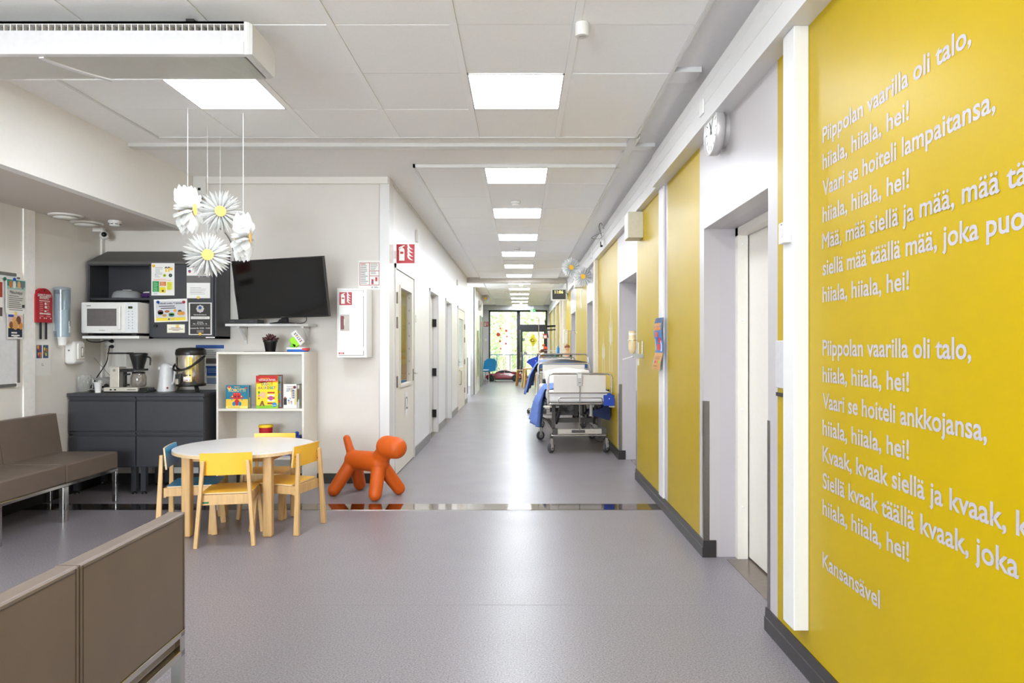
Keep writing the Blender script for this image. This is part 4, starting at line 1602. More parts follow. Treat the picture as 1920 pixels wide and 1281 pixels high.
B(.11, .20, -.07, .05, .018, .042, M_BLACK).build('hotplate', cm, bevel=.006)

# kettle
kt = thing('kettle', 'white electric kettle between the coffee maker and the steel urn', 'kettle', (cpt(312, 6.50), 6.50, ZT))
m_ktl = mat('kettle_white', (226, 224, 224), .28)
MB().lathe([(.078, 0), (.08, .012), (.068, .09), (.056, .2), (.05, .235)], m_ktl, n=28).build('body', kt)
MB().lathe([(.051, .235), (.045, .255), (.02, .266), (.001, .268)], m_ktl, n=24).build('lid', kt)
MB().tube(arc_pts([(.045, -.02, .235), (.10, -.03, .225), (.088, -.03, .09), (.066, -.02, .07)], .03), .011, m_ktl).build('handle', kt)
MB().box(-.075, -.045, -.012, .012, .2, .235, m_ktl).build('spout', kt, bevel=.006)
MB().lathe([(.009, 0), (.009, .004)], pc(140, 40, 40), c=(.045, -.066, .035), n=14, M=Mx).build('switch', kt)

# steel urn
ur = thing('drinks_urn', 'polished steel drinks urn with black lid, handle and three legs', 'drinks urn', (cpt(358, 6.42), 6.42, ZT))
R_ = .130
m_urn = mat('polished_steel', (196, 190, 180), .16, 1.0, vary=.02)
MB().lathe([(R_ * .95, .062), (R_, .07), (R_, .345), (R_ * .98, .352)], m_urn, n=40).build('tank', ur)
MB().lathe([(R_ * .98, .055), (R_ * 1.02, .06), (R_ * 1.02, .075), (R_, .08)], M_BLACK, n=40).build('base_ring', ur)
MB().lathe([(R_ * 1.02, .345), (R_ * 1.04, .36), (R_ * 1.0, .395), (R_ * .8, .412), (.001, .416)], M_BLACK, n=40).build('lid', ur)
hp = [(R_ * 1.03 * math.cos(q), -.01 - R_ * 1.25 * abs(math.sin(q)) ** .9, .30 - .09 * math.sin(q) + .035 * math.cos(q)) for q in [PI * k / 16 for k in range(17)]]
MB().tube(hp, .010, M_BLACK).build('handle', ur)
s = MB().box(-.075, -.028, -.145, -.115, .09, .17, M_BLACK).box(-.066, -.037, -.165, -.14, .075, .13, m_urn)
s.build('tap', ur, bevel=.004)
for q in (-PI / 2 - .9, -PI / 2 + .9, PI / 2):
    c = Vector((math.cos(q), math.sin(q), 0))
    MB().bar(c * .095 + Vector((0, 0, .062)), c * .135 + Vector((0, 0, .0)), .03, .016, M_BLACK).build('leg', ur)
lbm = MB()
for q0, q1, za, zb, m in ((-1.45, -1.05, .10, .33, pc(236, 210, 90)), (-1.33, -1.25, .10, .33, M_PAPER), (-1.62, -1.12, .105, .145, M_PAPER), (-1.62, -1.12, .155, .165, pc(40, 36, 36)), (-1.6, -1.14, .11, .118, pc(180, 40, 40))):
    k = .0008 if m == pc(236, 210, 90) else .0014
    lbm.grid(lambda u, v: Vector(((R_ + k) * math.cos(q0 + (q1 - q0) * u), (R_ + k) * math.sin(q0 + (q1 - q0) * u), za + (zb - za) * v)), 8, 1, m)
lbm.build('printed_label', ur)

# notices on the back wall behind the urn
t = thing('notice', 'blue and white information sheets on the wall behind the steel urn', 'notice', ((393 - 977) * 6.74 / FX, 6.747, FH - (684 - 650) * 6.74 / FX))
s = sheet(.29, .40)
s.rect(-.14, .16, .14, .195, pc(40, 84, 160), -.002)
s.lines(-.12, .12, .14, 5, .018, .006, pc(170, 176, 186))
s.rect(-.05, .01, .12, .06, pc(110, 100, 100), -.002)
s.rect(-.03, -.11, .13, -.02, pc(44, 92, 170), -.002)
s.lines(-.02, .1, -.04, 3, .016, .005, pc(170, 200, 230), -.0024)
s.rect(-.14, -.03, .14, -.012, pc(40, 84, 160), -.0019)
s.rect(-.03, -.19, .13, -.13, pc(150, 170, 200), -.002)
s.build('sheet', t)

# sockets and cables
t = plate('socket_outlet', 'double wall socket with black plugs under the wall cupboard', 'socket', ((203 - 977) * 6.74 / FX, YB, FH - (645 - 650) * 6.74 / FX), 0, .12, .095, .014)
s = MB()
for zq in (-.022, .024):
    s.lathe([(.018, .0145), (.018, .0155), (.015, .0155), (.014, .0135)], mat('socket_grey', (206, 202, 200), .4), c=(-.03, 0, zq), n=18, M=Mx)
s.build('socket', t)
for zq in (-.026, .026):
    t = thing('power_plug', 'black plug in the %s half of the double socket under the cupboard' % ('lower' if zq < 0 else 'upper'), 'plug', ((211 - 977) * 6.74 / FX, YB - .014, 1.376 + zq))
    MB().lathe([(.018, 0), (.018, .012), (.011, .035), (.006, .05)], M_BLACK, n=16, M=Mx).build('body', t)
    s = MB()
    if zq < 0:
        s.tube(spl([(0, -.045, 0), (0, -.06, -.05), (0, -.10, -.16), (-.02, -.22, -.30), (-.012, -.36, -.415)]), .005, M_BLACK, n=6)
    else:
        s.tube(spl([(0, -.045, 0), (-.01, -.07, .01), (-.05, -.15, -.01), (-.07, -.26, .0), (-.05, -.33, .03)]), .005, M_BLACK, n=6)
    s.build('cable', t)
t = plate('socket_outlet', 'white socket box high on the wall at the bulkhead corner, behind the daisies', 'socket', ((377 - 977) * 6.74 / FX, YB, FH + 297 * 6.74 / FX), 0, .13, .22, .05)
MB().box(-.014, .014, -.052, -.05, -.03, -.005, M_BLACK).build('socket', t)
t = thing('power_plug', 'black plug and drooping cable from the high socket to the television', 'plug', ((375 - 977) * 6.70 / FX, YB - .05, FH + 277 * 6.7 / FX))
MB().sphere((0, -.02, 0), .03, M_BLACK, sc=(1, 1, .8)).build('body', t)
MB().tube(spl([(0, -.04, 0), (.03, -.04, -.05), (.12, -.02, -.22), (.26, .02, -.36), (.325, .02, -.55), (.33, .02, -.85), (.35, .02, -1.0), (.40, -.08, -1.06)]), .005, mat('cable_grey', (90, 88, 84), .5), n=6).build('cable', t)
# ================================================================== SOFAS
def sofa(name, label, loc, rz, n, L=.68):
    """modules along local y, back along local -x side, seat towards +x; seat depth .60"""
    t = thing(name, label, 'sofa', loc, rz)
    for k in range(n):
        y0, y1 = k * L + .003, (k + 1) * L - .003
        B(0.02, .60, y0, y1, .295, .44, M_SOFA).build('seat', t, bevel=.012, seg=3)
        s = MB().prism([(0, .36), (.0, .77), (.062, .77), (.115, .44), (.115, .36)], y0, y1, M_SOFA, 'y')
        bk = s.build('backrest', t, bevel=.010, seg=3)
        m_sd = mat('seam_dark', (70, 62, 56), .6)
        e = MB()
        for yy in (y0 + .012, y1 - .012):
            e.tube([(-.0006, yy, .365), (-.0006, yy, .765)], .0011, m_sd, n=4)
        e.tube([(-.0006, y0 + .01, .758), (-.0006, y1 - .01, .758)], .0014, m_sd, n=4)
        e.build('seam', bk)
    s = MB()
    y1 = n * L
    for x in (.0, .565):
        s.box(x, x + .035, 0, y1, .27, .295, M_CHROME)
    for k in range(n + 1):
        y = min(max(k * L - .0125, 0), y1 - .025)
        s.box(0.035, .565, y, y + .025, .27, .295, M_CHROME)
    s.box(0, .035, 0, y1, .34, .362, M_CHROME)
    s.build('frame', t, bevel=.003)
    for k in range(n + 1):
        for x in (0.0, .565):
            for e in ((-.034, 0) if 0 < k < n else ((0,) if k == 0 else (-.034,))):
                y = k * L + e
                top = .36 if x == 0 else .27
                B(x, x + .035, y, y + .032, 0, top, M_CHROME).build('leg', t, bevel=.003)
    return t


sofa('sofa', 'taupe vinyl sofa bench along the cream wall under the whiteboard', (-4.105, 3.90, 0), 0, 3)
# the near sofa is turned round: its back faces the corridor
sofa('sofa', 'taupe vinyl sofa showing only the rear of its backrest', (-1.178, 2.395, 0), PI + .012, 4, L=.585)

# ================================================================== PLAY TABLE AND CHAIRS
t = thing('play_table', 'low round white table with birch edge and four birch legs', 'table', (-2.085, 5.165, 0))
n = 72
M3 = MB()
M3.lathe([(.500, .576), (.500, .598)], M_BIRCHX, n=n, capt=False)
M3.lathe([(.4995, .598), (.4985, .6)], M_TABW, n=n, capb=False)
M3.build('table_top', t)
for sx in (-1, 1):
    for sy in (-1, 1):
        B(-.032, .032, -.032, .032, 0, .576, M_BIRCH).build('leg', t, bevel=.012, seg=3, loc=(sx * .288, sy * .29 - .02, 0))
s = MB().box(-.26, .26, -.30, -.28, .53, .576, M_BIRCH).box(-.26, .26, .28, .30, .53, .576, M_BIRCH).box(-.298, -.278, -.26, .26, .53, .576, M_BIRCH).box(.278, .298, -.26, .26, .53, .576, M_BIRCH)
s.build('apron', t)

GC = 'small chairs round the play table'


def chair(label, loc, rz, mseat, tag=True):
    t = thing('child_chair', label, 'chair', loc, rz, GC)
    # seat: shaped ply with rounded front
    def plan(w, d, r, y0):
        pts = []
        for cx, cy, a0 in ((w / 2 - r, y0 + d - r, 0), (-w / 2 + r, y0 + d - r, PI / 2), (-w / 2 + r * .5, y0 + r * .5, PI), (w / 2 - r * .5, y0 + r * .5, 3 * PI / 2)):
            rr = r if a0 < 3 else r * .5
            for k in range(6):
                a = a0 + PI / 2 * k / 5
                pts.append((cx + rr * math.cos(a), cy + rr * math.sin(a)))
        return pts
    pl = plan(.325, .335, .03, -.155)
    st = MB().prism(pl, .348, .357, M_BIRCHX, 'z').prism(pl, .357, .3585, mseat, 'z').build('seat', t)
    # backrest: slightly curved ply panel
    s = MB()

    def bp(u, v, k):
        x = (u - .5) * .335
        return Vector((x, -.150 - .012 * (1 - (2 * u - 1) ** 2) - k - .10 * (v * .15), .478 + v * .152))
    for k, m in ((0, mseat), (.011, mseat)):
        s.grid(lambda u, v: bp(u, v, k), 10, 4, m)
    for (ua, va, ub, vb) in ((0, 0, 1, 0), (1, 0, 1, 1), (1, 1, 0, 1), (0, 1, 0, 0)):
        s.grid(lambda u, v: bp(ua + (ub - ua) * u, va + (vb - va) * u, .011 * v), 10, 1, M_BIRCHX, False)
    s.build('backrest', t)
    for sx in (-1, 1):
        MB().bar((sx * .183, -.205, 0), (sx * .142, -.192, .58), .026, .040, M_BIRCH, up=(0, 1, 0), w2=.024, t2=.024).build('leg', t, bevel=.004)
        MB().bar((sx * .178, .165, 0), (sx * .155, .138, .345), .026, .040, M_BIRCH, up=(0, 1, 0)).build('leg', t, bevel=.004)
        for yy in ((-.205, sx * .183), (.165, sx * .178)):
            pass
    s = MB().box(-.158, .158, -.176, -.158, .278, .346, M_BIRCH)
    s.box(-.15, .15, .125, .143, .29, .346, M_BIRCH)
    for sx in (-1, 1):
        s.box(sx * .15 - .009, sx * .15 + .009, -.17, .14, .285, .346, M_BIRCH)
    s.build('apron', t, bevel=.002)
    if tag:
        q = MB().box(-.148, -.108, -.1775, -.1762, .29, .302, pc(20, 110, 70))
        q.build('maker_tag', t)
    for sx in (-1, 1):
        q = MB()
        for zq in (.505, .555):
            q.lathe([(.005, 0), (.005, .002)], M_STEEL, c=(sx * .146, -.172, zq), n=8, M=Mx)
        q.build('screws', t)
    return t


def hd(dx, dy):
    return math.atan2(-dx, dy)


chair('yellow child chair showing its back and a green tag, before the round table', (-2.035, 4.80, 0), hd(-.065, .33), M_CHY)
chair('yellow child chair turned sideways to the round table, towards the orange dog', (-1.755, 5.10, 0), hd(-.365, .094), M_CHY)
chair('blue child chair at the round table by the charcoal cabinets', (-2.40, 5.03, 0), hd(.97, .24), M_CHB, False)
chair('yellow child chair behind the round table, mostly hidden by it', (-2.035, 5.50, 0), hd(.05, -1), M_CHY, False)

# ================================================================== ORANGE DOG
dg_ = thing('toy_dog', 'orange moulded plastic dog stool standing before the corridor corner', 'toy dog', (-1.40, 6.19, 0))
O_ = Vector((1.40, -6.19, 0))


def caps(s, a, b, ra, rb, n=20):
    a, b = Vector(a), Vector(b)
    d = (b - a)
    pts, rs = [], []
    L_ = d.length
    d.normalize()
    for k in range(7):
        q = PI / 2 * (1 - k / 6)
        pts.append(a - d * ra * math.sin(q))
        rs.append(max(ra * math.cos(q), .0005))
    for k in range(1, 6):
        pts.append(a + d * L_ * k / 6)
        rs.append(ra + (rb - ra) * k / 6)
    for k in range(7):
        q = PI / 2 * k / 6
        pts.append(b + d * rb * math.sin(q))
        rs.append(max(rb * math.cos(q), .0005))
    s.tube(pts, rs, M_ORANGE, n=n)


s = MB()
H, F = Vector((-1.53, 6.25, .315)), Vector((-1.27, 6.11, .315))
hc = Vector((-1.145, 6.02, .462))
dirh = Vector((.89, -.45, -.05)).normalized()
caps(s, H + O_, F + O_, .088, .094, 24)
caps(s, F + O_ + Vector((.0, .0, .02)), hc + O_ - dirh * .03, .080, .078)
caps(s, hc + O_ - dirh * .045, hc + O_ + dirh * .05, .099, .097, 28)
for hub, ft in ((H, (-1.690, 6.17)), (H, (-1.52, 6.43)), (F, (-1.275, 5.965)), (F, (-1.115, 6.23))):
    f = Vector((ft[0], ft[1], .056))
    caps(s, hub + O_ + (f - hub) * .12, f + O_, .066, .058)
caps(s, H + O_ + Vector((-.02, .01, .03)), Vector((-1.605, 6.285, .505)) + O_, .042, .034)
bd = s.build('body', dg_)
rm_ = bd.modifiers.new('remesh', 'REMESH')
rm_.mode = 'VOXEL'
rm_.voxel_size = .007
rm_.use_smooth_shade = True
sm_ = bd.modifiers.new('smooth', 'SMOOTH')
sm_.factor = .5
sm_.iterations = 14

# ================================================================== BOOKCASE AND WHAT STANDS IN IT
YBC = 6.33
bx0, bx1, bt = -2.826, -2.014, 1.30
m_bc = mat('bookcase_white', (234, 229, 219), .4, vary=.01)
bc = thing('bookcase', 'white open bookcase beside the charcoal cabinets', 'bookcase', (bx0, YBC, 0))
W_, D_ = bx1 - bx0, YB - YBC - .005
for x in (0, W_ - .018):
    s = MB().box(x, x + .018, 0, D_, 0, bt - .02, m_bc)
    for k in range(17):
        for y in (.05, D_ - .06):
            xs = .0181 if x == 0 else W_ - .0181
            s.disc(0, 0, .001, m_bc) if False else None
            if x == 0:
                s.box(.018, .0184, y, y + .004, .36 + k * .05, .364 + k * .05, M_DARK)
    s.build('side_panel', bc)
B(0, W_, 0, D_, bt - .02, bt, m_bc).build('top_panel', bc)
B(.018, W_ - .018, D_ - .008, D_, .06, bt - .02, m_bc).build('back_panel', bc)
for zz_ in (.30, .753):
    B(.018, W_ - .018, .004, D_ - .008, zz_, zz_ + .02, m_bc).build('shelf', bc)
B(.018, W_ - .018, .02, .034, 0, .06, m_bc).build('plinth', bc)
ZS = .774


def bpx(px, Y):
    return (px - 977) * Y / FX


def book(label, px0, px1, h, d, Y, cover, group=None, pages=True, cat='book', rz=0.0, back=None):
    """picture book facing the room; returns the front cover mesh builder placed at the thing"""
    x0, x1 = bpx(px0, Y), bpx(px1, Y)
    w_ = x1 - x0
    t = thing('picture_book', label, cat, ((x0 + x1) / 2, Y, ZS), rz, group)
    B(-w_ / 2, w_ / 2, -.003, 0, 0, h, cover).build('back_cover', t).location = (0, d, 0)
    B(-w_ / 2 + .002, w_ / 2 - .004, .002, d - .002, .003, h - .003, M_PAPER).build('pages', t)
    s = MB().box(-w_ / 2, w_ / 2, -.003, .001, 0, h, cover)
    s.box(-w_ / 2 - .002, -w_ / 2 + .001, -.003, d, 0, h, back or cover)
    return t, s, w_


c1 = pc(16, 122, 150)
t, s, W_ = book('small blue and yellow robot picture book on the shelf', 424, 465, .215, .03, 6.37, c1, rz=.0)
a = W_ / 2
s.rect(-a, 0, a, .085, pc(244, 200, 60), -.0034)
s.rect(-a, 0, a, .022, pc(248, 226, 120), -.0036)
s.text('PIKKU', 0, .193, .05, pc(240, 170, 60), -.0036, h=.012, bold=.02, align='c')
s.text('ROBOTTI', 0, .155, .155, pc(246, 210, 100), -.0036, h=.030, bold=.015, align='c')
s.rect(-.036, .085, .036, .145, pc(206, 30, 40), -.0042)
s.disc(-.016, .108, .008, M_BLACK, -.0045).disc(.016, .108, .008, M_BLACK, -.0045)
for x in (-.022, 0, .022):
    s.disc(x, .136, .005, pc(244, 120, 40), -.0045)
s.disc(0, .055, .024, pc(200, 28, 38), -.0042, 16, .03)
for x in (-1, 1):
    s.disc(x * .028, .042, .015, pc(24, 130, 170), -.0046, 14, .02)
    s.disc(x * .05, .100, .009, pc(200, 28, 38), -.0042, 12, .012)
    s.bar((x * .045, -.004, .072), (x * .052, -.004, .095), .006, .001, pc(60, 120, 150), up=(0, 1, 0))
    s.disc(x * .042, .112, .006, pc(240, 220, 80), -.0044)
s.disc(-a * .7, .190, .017, pc(244, 200, 80), -.0042).disc(-a * .7, .198, .012, pc(220, 60, 50), -.0044)
s.poly([(a * .72, .19), (a * .82, .205), (a * .98, .18), (a * .8, .184)], pc(206, 40, 40), -.0042)
s.lines(-a * .85, a * .9, .014, 1, .01, .005, pc(200, 130, 40), -.004)
s.build('front_cover', t)
t, s, W_ = book('second small picture book with blue and yellow spine edge behind the robot book', 428, 469.5, .212, .02, 6.41, c1, rz=-.04)
s.rect(-W_ / 2, 0, W_ / 2, .1, pc(240, 190, 50), -.0034)
s.build('front_cover', t)
c2 = pc(250, 222, 30)
t, s, W_ = book('tall red and yellow alphabet picture book in the middle of the shelf', 480.5, 521, .305, .018, 6.36, c2, rz=.0, back=pc(190, 40, 30))
a = W_ / 2
s.rect(-a, .245, a, .305, pc(196, 26, 24), -.0034)
s.poly([(-a, .23), (-a * .5, .245), (0, .25), (a * .5, .25), (a, .26), (a, .2452), (-a, .2452)], pc(236, 120, 26), -.0036)
s.rect(-a, 0, a, .03, pc(140, 200, 40), -.0034)
s.lines(-a * .6, a * .7, .283, 1, .01, .006, pc(240, 150, 40), -.0038)
s.text('TATUN JA PATUN', 0, .257, a * 1.55, M_PAPER, -.0039, h=.017, bold=.02, align='c')
x = -a * .55
for ch, cc in zip('OUDOT', ((170, 70, 30), (40, 150, 200), (190, 50, 130), (90, 170, 60), (220, 110, 30))):
    s.text(ch, x + .011, .215, .020, pc(*cc), -.0039, h=.028, bold=.03, align='c')
    x += a * .225
x = -a * .82
for ch, cc in zip('AAKKOSET', ((180, 40, 120), (90, 160, 50), (240, 170, 30), (60, 120, 190), (150, 60, 40), (60, 170, 80), (30, 150, 170), (200, 50, 120))):
    s.text(ch, x + .010, .180, .019, pc(*cc), -.0039, h=.026, bold=.03, align='c')
    x += a * .205
s.disc(-a * .36, .125, .028, pc(244, 190, 140), -.0040, 20, .03)
for k in range(5):
    s.rect(a * .05, .04 + k * .025, a * .72, .0535 + k * .025, M_PAPER if k % 2 else pc(186, 40, 34), -.0040)
s.disc(a * .36, .095, .022, pc(190, 80, 150), -.0042, 18)
s.poly([(-a * .7, .022), (-a * .5, .07), (-a * .36, .07), (-a * .2, .022), (-a * .36, .022), (-a * .45, .04), (-a * .55, .022)], pc(150, 90, 40), -.0042)
s.disc(-a * .73, .148, .010, pc(80, 160, 60), -.0042, 12, .014).disc(-a * .73, .118, .007, pc(200, 110, 170), -.0042, 12, .012).disc(-a * .73, .092, .010, pc(190, 90, 50), -.0042, 12, .008)
s.disc(a * .7, .035, .022, pc(40, 140, 210), -.0046, 18)
s.rect(a * .5, .026, a * .86, .030, M_PAPER, -.0049)
s.build('front_cover', t)
t, s, W_ = book('tall picture book with dark red back standing behind the alphabet book', 485, 528, .31, .03, 6.40, pc(120, 40, 34))
s.rect(W_ * .28, .01, W_ * .48, .3, pc(110, 150, 170), -.0034)
s.disc(W_ * .4, .24, .014, pc(60, 110, 70), -.0038).disc(W_ * .4, .15, .014, pc(200, 160, 60), -.0038).disc(W_ * .4, .06, .014, pc(200, 80, 60), -.0038)
s.build('front_cover', t)
t, s, W_ = book('white baking book with black stove and blue window on the shelf', 532, 556, .225, .008, 6.39, M_PAPER)
a = W_ / 2
s.text('Kannetko', 0, .198, a * 1.0, M_BLACK, -.0036, h=.012, align='c')
s.text('LEIPOO', 0, .155, a * 1.1, pc(40, 40, 60), -.0036, h=.036, bold=.0, align='c')
s.rect(-a, .03, -a * .5, .095, pc(40, 38, 40), -.0036)
s.disc(-a * .75, .098, .009, pc(180, 100, 60), -.0038)
s.poly([(a * .2, .09), (a * .2, .19), (a * .35, .18), (a * .3, .1)], pc(236, 190, 80), -.0036)
s.poly([(a * .7, .03), (a * .78, .17), (a * .92, .17), (a * .9, .03)], pc(236, 190, 80), -.0036)
for i in range(2):
    for j in range(4):
        s.rect(a * (.38 + i * .17), .09 + j * .021, a * (.52 + i * .17), .107 + j * .021, pc(60, 90, 170), -.0038)
s.disc(a * .72, .195, .014, pc(100, 26, 34), -.004)
for x, z_, cc in ((-.2, .07, (100, 130, 190)), (-.15, .05, (220, 180, 120)), (.2, .06, (210, 150, 140)), (.25, .045, (180, 190, 220)), (.05, .09, (190, 190, 196))):
    s.disc(a * x, z_, .009, pc(*cc), -.0038)
s.build('front_cover', t)
for k, (px, lb) in enumerate(((558, 'first'), (560.6, 'second'), (563.2, 'third'))):
    t = thing('picture_book', 'thin white book standing edge-on, %s after the baking book on the shelf' % lb, 'book', (bpx(px, 6.45), 6.40, ZS), 0, 'thin white books')
    s = MB().box(-.004, .004, 0, .19, 0, .215, M_PAPER)
    s.box(-.005, -.0035, -.002, .192, 0, .218, pc((150, 60, 60, )[0], (90), (96)) if k == 1 else pc(196, 196, 204))
    s.box(-.0045, .0045, -.003, .0, .04 + k * .02, .18, pc((120, 80, 150)[k], (120, 130, 60)[k], (150, 70, 60)[k]))
    s.build('volume', t)

# toys on the lower shelf
t = thing('bucket', 'red toy tub with a yellow lid on the lower bookcase shelf', 'bucket', (bpx(498.5, 6.48), 6.48, .45))
B(-.16, .18, -.10, .14, -.13, 0, mat('toy_box_pink', (214, 150, 160), .5)).build('box_below', None).name = 'toy_box'
tb = bpy.data.objects['toy_box']
tb.location = (bpx(498.5, 6.48), 6.48, .45)
prop(tb, 'pale pink box under the red tub on the lower bookcase shelf', 'box')
MB().lathe([(.052, 0), (.06, .06), (.062, .135)], pc(190, 24, 34), n=28).build('tub', t)
MB().lathe([(.067, .135), (.068, .15), (.064, .158), (.03, .16)], pc(246, 206, 40), n=28).build('lid', t)
t = thing('toy_vehicle', 'blue plastic toy lying on the lower bookcase shelf', 'toy', (bpx(545, 6.5), 6.5, .32))
m_tb = pc(36, 70, 160)
s = MB().box(-.13, .10, -.05, .05, .0, .17, m_tb)
s.box(-.15, .11, -.06, .06, .17, .185, m_tb)
s.build('body', t, bevel=.004)
MB().lathe([(.012, .185), (.018, .2), (.018, .215), (.006, .222)], m_tb, c=(.06, 0, 0), n=14).build('knob', t)

# things on top of the bookcase
t = thing('potted_succulent', 'dark red succulent in a black pot on top of the white bookcase', 'potted plant', (bpx(507, 6.5), 6.50, bt + .002))
MB().lathe([(.045, 0), (.06, .085), (.066, .092), (.068, .108), (.060, .11), (.056, .095)], M_BLACK, n=28, capt=True).build('pot', t)
MB().lathe([(.058, .094), (.001, .096)], mat('soil', (50, 38, 30), .9), n=20, capb=False, capt=False).build('soil', t)
s = MB()
r = random.Random(4)
m_su = mat('succulent_red', (84, 46, 48), .45, vary=.25, scale=30)
for k in range(46):
    q = r.uniform(0, 2 * PI)
    el = r.uniform(.15, 1.4)
    L_ = r.uniform(.03, .06)
    c0 = Vector((.03 * math.cos(q) * math.cos(el), .03 * math.sin(q) * math.cos(el), .10 + .02 * math.sin(el)))
    d = Vector((math.cos(q) * math.cos(el), math.sin(q) * math.cos(el), math.sin(el)))
    s.tube([c0, c0 + d * L_ * .5, c0 + d * L_ * .85, c0 + d * L_], [.004, .010, .007, .001], m_su, n=6)
s.build('leaves', t)
t = thing('table_mat', 'thin dark mat under the succulent pot', 'mat', (bpx(512, 6.5), 6.48, bt))
B(-.24, .22, -.08, .1, 0, .002, pc(70, 34, 36)).build('sheet', t)
t = thing('toy_telephone', 'green, white and blue toy telephone on top of the bookcase', 'toy', (bpx(558, 6.46), 6.46, bt))
MB().box(-.085, .09, -.06, .06, 0, .022, pc(30, 100, 190)).build('base', t, bevel=.01, seg=3)
MB().box(-.09, .085, -.058, .058, .022, .042, M_PLAST).build('deck', t, bevel=.008, seg=3)
MB().box(.06, .1, -.059, .059, .012, .036, pc(210, 50, 50)).build('side_button', t, bevel=.004)
MB().bar((.0, 0, .05), (-.055, 0, .13), .06, .05, pc(150, 220, 30), up=(0, 1, 0)).bar((-.04, 0, .04), (-.03, 0, .08), .06, .05, pc(110, 190, 30), up=(0, 1, 0)).build('cradle', t, bevel=.008)
s = MB().bar((.05, -.005, .075), (-.04, -.005, .19), .062, .034, M_PLAST, up=(0, 1, 0))
s.build('handset', t, bevel=.012, seg=3)
s = MB()
dv = Vector((-.09, 0, .115)).normalized()
sv = Vector((dv.z, 0, -dv.x))
for i in range(5):
    for j in range(2):
        c0 = Vector((.035, -.042, .095)) + dv * i * .022 + sv * (.004 + j * .014)
        s.sphere(c0, .006, pc(*[(70, 70, 80), (190, 60, 60), (60, 110, 190), (220, 180, 60), (120, 90, 60)][(i + j) % 5]), 8, 6)
s.build('buttons', t)

# ================================================================== TELEVISION WALL
t = thing('wall_shelf', 'white wall shelf on two white brackets under the television', 'shelf', (-2.815, YB, 1.545))
pl = [(0, -.01), (.0, -.26), (.62, -.26), (.77, -.20), (.80, -.14), (.80, -.01)]
MB().prism([(x, y) for x, y in pl], 0, .022, M_TRIM, 'z').build('board', t, bevel=.003)
for x in (.09, .705):
    s = MB().box(x, x + .022, -.02, 0, -.17, 0, M_TRIM).box(x, x + .022, -.2, 0, -.018, 0, M_TRIM)
    s.bar((x + .011, -.015, -.13), (x + .011, -.16, -.012), .012, .02, M_TRIM, up=(1, 0, 0))
    s.build('bracket', t)
t = thing('set_top_box', 'flat black set-top box on the wall shelf under the television', 'set-top box', (-2.79, 6.50, 1.567))
B(0, .28, 0, .17, 0, .042, M_BLACK).build('case', t, bevel=.003)
MB().rect(.01, .012, .06, .03, pc(60, 60, 64), -.0006).rect(.2, .018, .24, .026, pc(60, 60, 64), -.0006).build('display', t)
yaw, pit, roll = -.269, .164, -.017
tv = thing('television', 'large black flat television tilted forward above the white bookcase', 'television', (-2.247, 6.35, 1.8905))
tv.rotation_euler = (Matrix.Rotation(yaw, 3, 'Z') @ Matrix.Rotation(pit, 3, 'X') @ Matrix.Rotation(roll, 3, 'Y')).to_euler()
w_, h_ = .98, .98 * .565
s = MB().box(-w_ / 2, w_ / 2, 0, .03, -h_ / 2, h_ / 2, M_BLACK)
s.box(-w_ * .3, w_ * .3, .03, .06, -h_ * .3, h_ * .3, M_BLACK)
s.build('housing', tv, bevel=.004)
B(-w_ / 2 + .012, w_ / 2 - .012, -.0012, .0, -h_ / 2 + .018, h_ / 2 - .012, M_SCREEN).build('screen', tv)
s = MB().text('SAMSUNG', 0, -h_ / 2 + .005, .045, pc(120, 120, 124), -.0006, align='c')
s.build('logo', tv)
st = MB().box(-.03, .03, .015, .045, -h_ / 2 - .05, -h_ / 2 + .1, M_BLACK)
st.build('neck', tv)
ft = MB().lathe([(.12, 0), (.12, .008), (.05, .02), (.03, .045)], M_BLACK, n=28).build('foot', tv)
ft.matrix_parent_inverse = tv.matrix_basis.inverted()
ft.location = (-2.29, 6.56, 1.567)
t = thing('cable', 'thin black cable hanging from the television to the wall shelf', 'cable', (-2.09, 6.55, 1.567))
MB().tube(spl([(-.06, -.02, .003), (.0, -.03, .006), (.035, -.02, .03), (.03, 0, .09)]), .004, M_BLACK, n=6).build('wire', t)

# fire extinguisher cabinet and signs
def ext_symbol(s, x, z, k, y, m=None):
    """extinguisher and flames, k = size of the square"""
    m = m or M_PAPER
    X = lambda u: x + u * k
    Z = lambda v: z + v * k
    s.poly([(X(.14), Z(.10)), (X(.44), Z(.10)), (X(.44), Z(.72)), (X(.38), Z(.80)), (X(.20), Z(.80)), (X(.14), Z(.72))], m, y)
    s.poly([(X(.24), Z(.80)), (X(.34), Z(.80)), (X(.34), Z(.9)), (X(.24), Z(.9))], m, y)
    s.poly([(X(.34), Z(.86)), (X(.46), Z(.92)), (X(.44), Z(.96)), (X(.28), Z(.92))], m, y)
    s.poly([(X(.26), Z(.84)), (X(.16), Z(.80)), (X(.10), Z(.66)), (X(.13), Z(.84)), (X(.24), Z(.90))], m, y)
    s.rect(X(.2), Z(.48), X(.38), Z(.60), M_RED, y - .0005)
    for j in range(4):
        cx, cz = .98, .40 + j * .20                                     # curved flame tongues
        up, lo = [], []
        for q in range(7):
            f = q / 6
            an = math.radians(165 + 95 * f)
            hw = .052 * math.sin(PI * min(1, .12 + .88 * f)) + .004
            for lst, rr in ((up, .36 + hw), (lo, .36 - hw)):
                lst.append((X(cx + rr * .95 * math.cos(an)), Z(cz + rr * .78 * math.sin(an))))
        s.poly(up + lo[::-1], m, y)
    return s


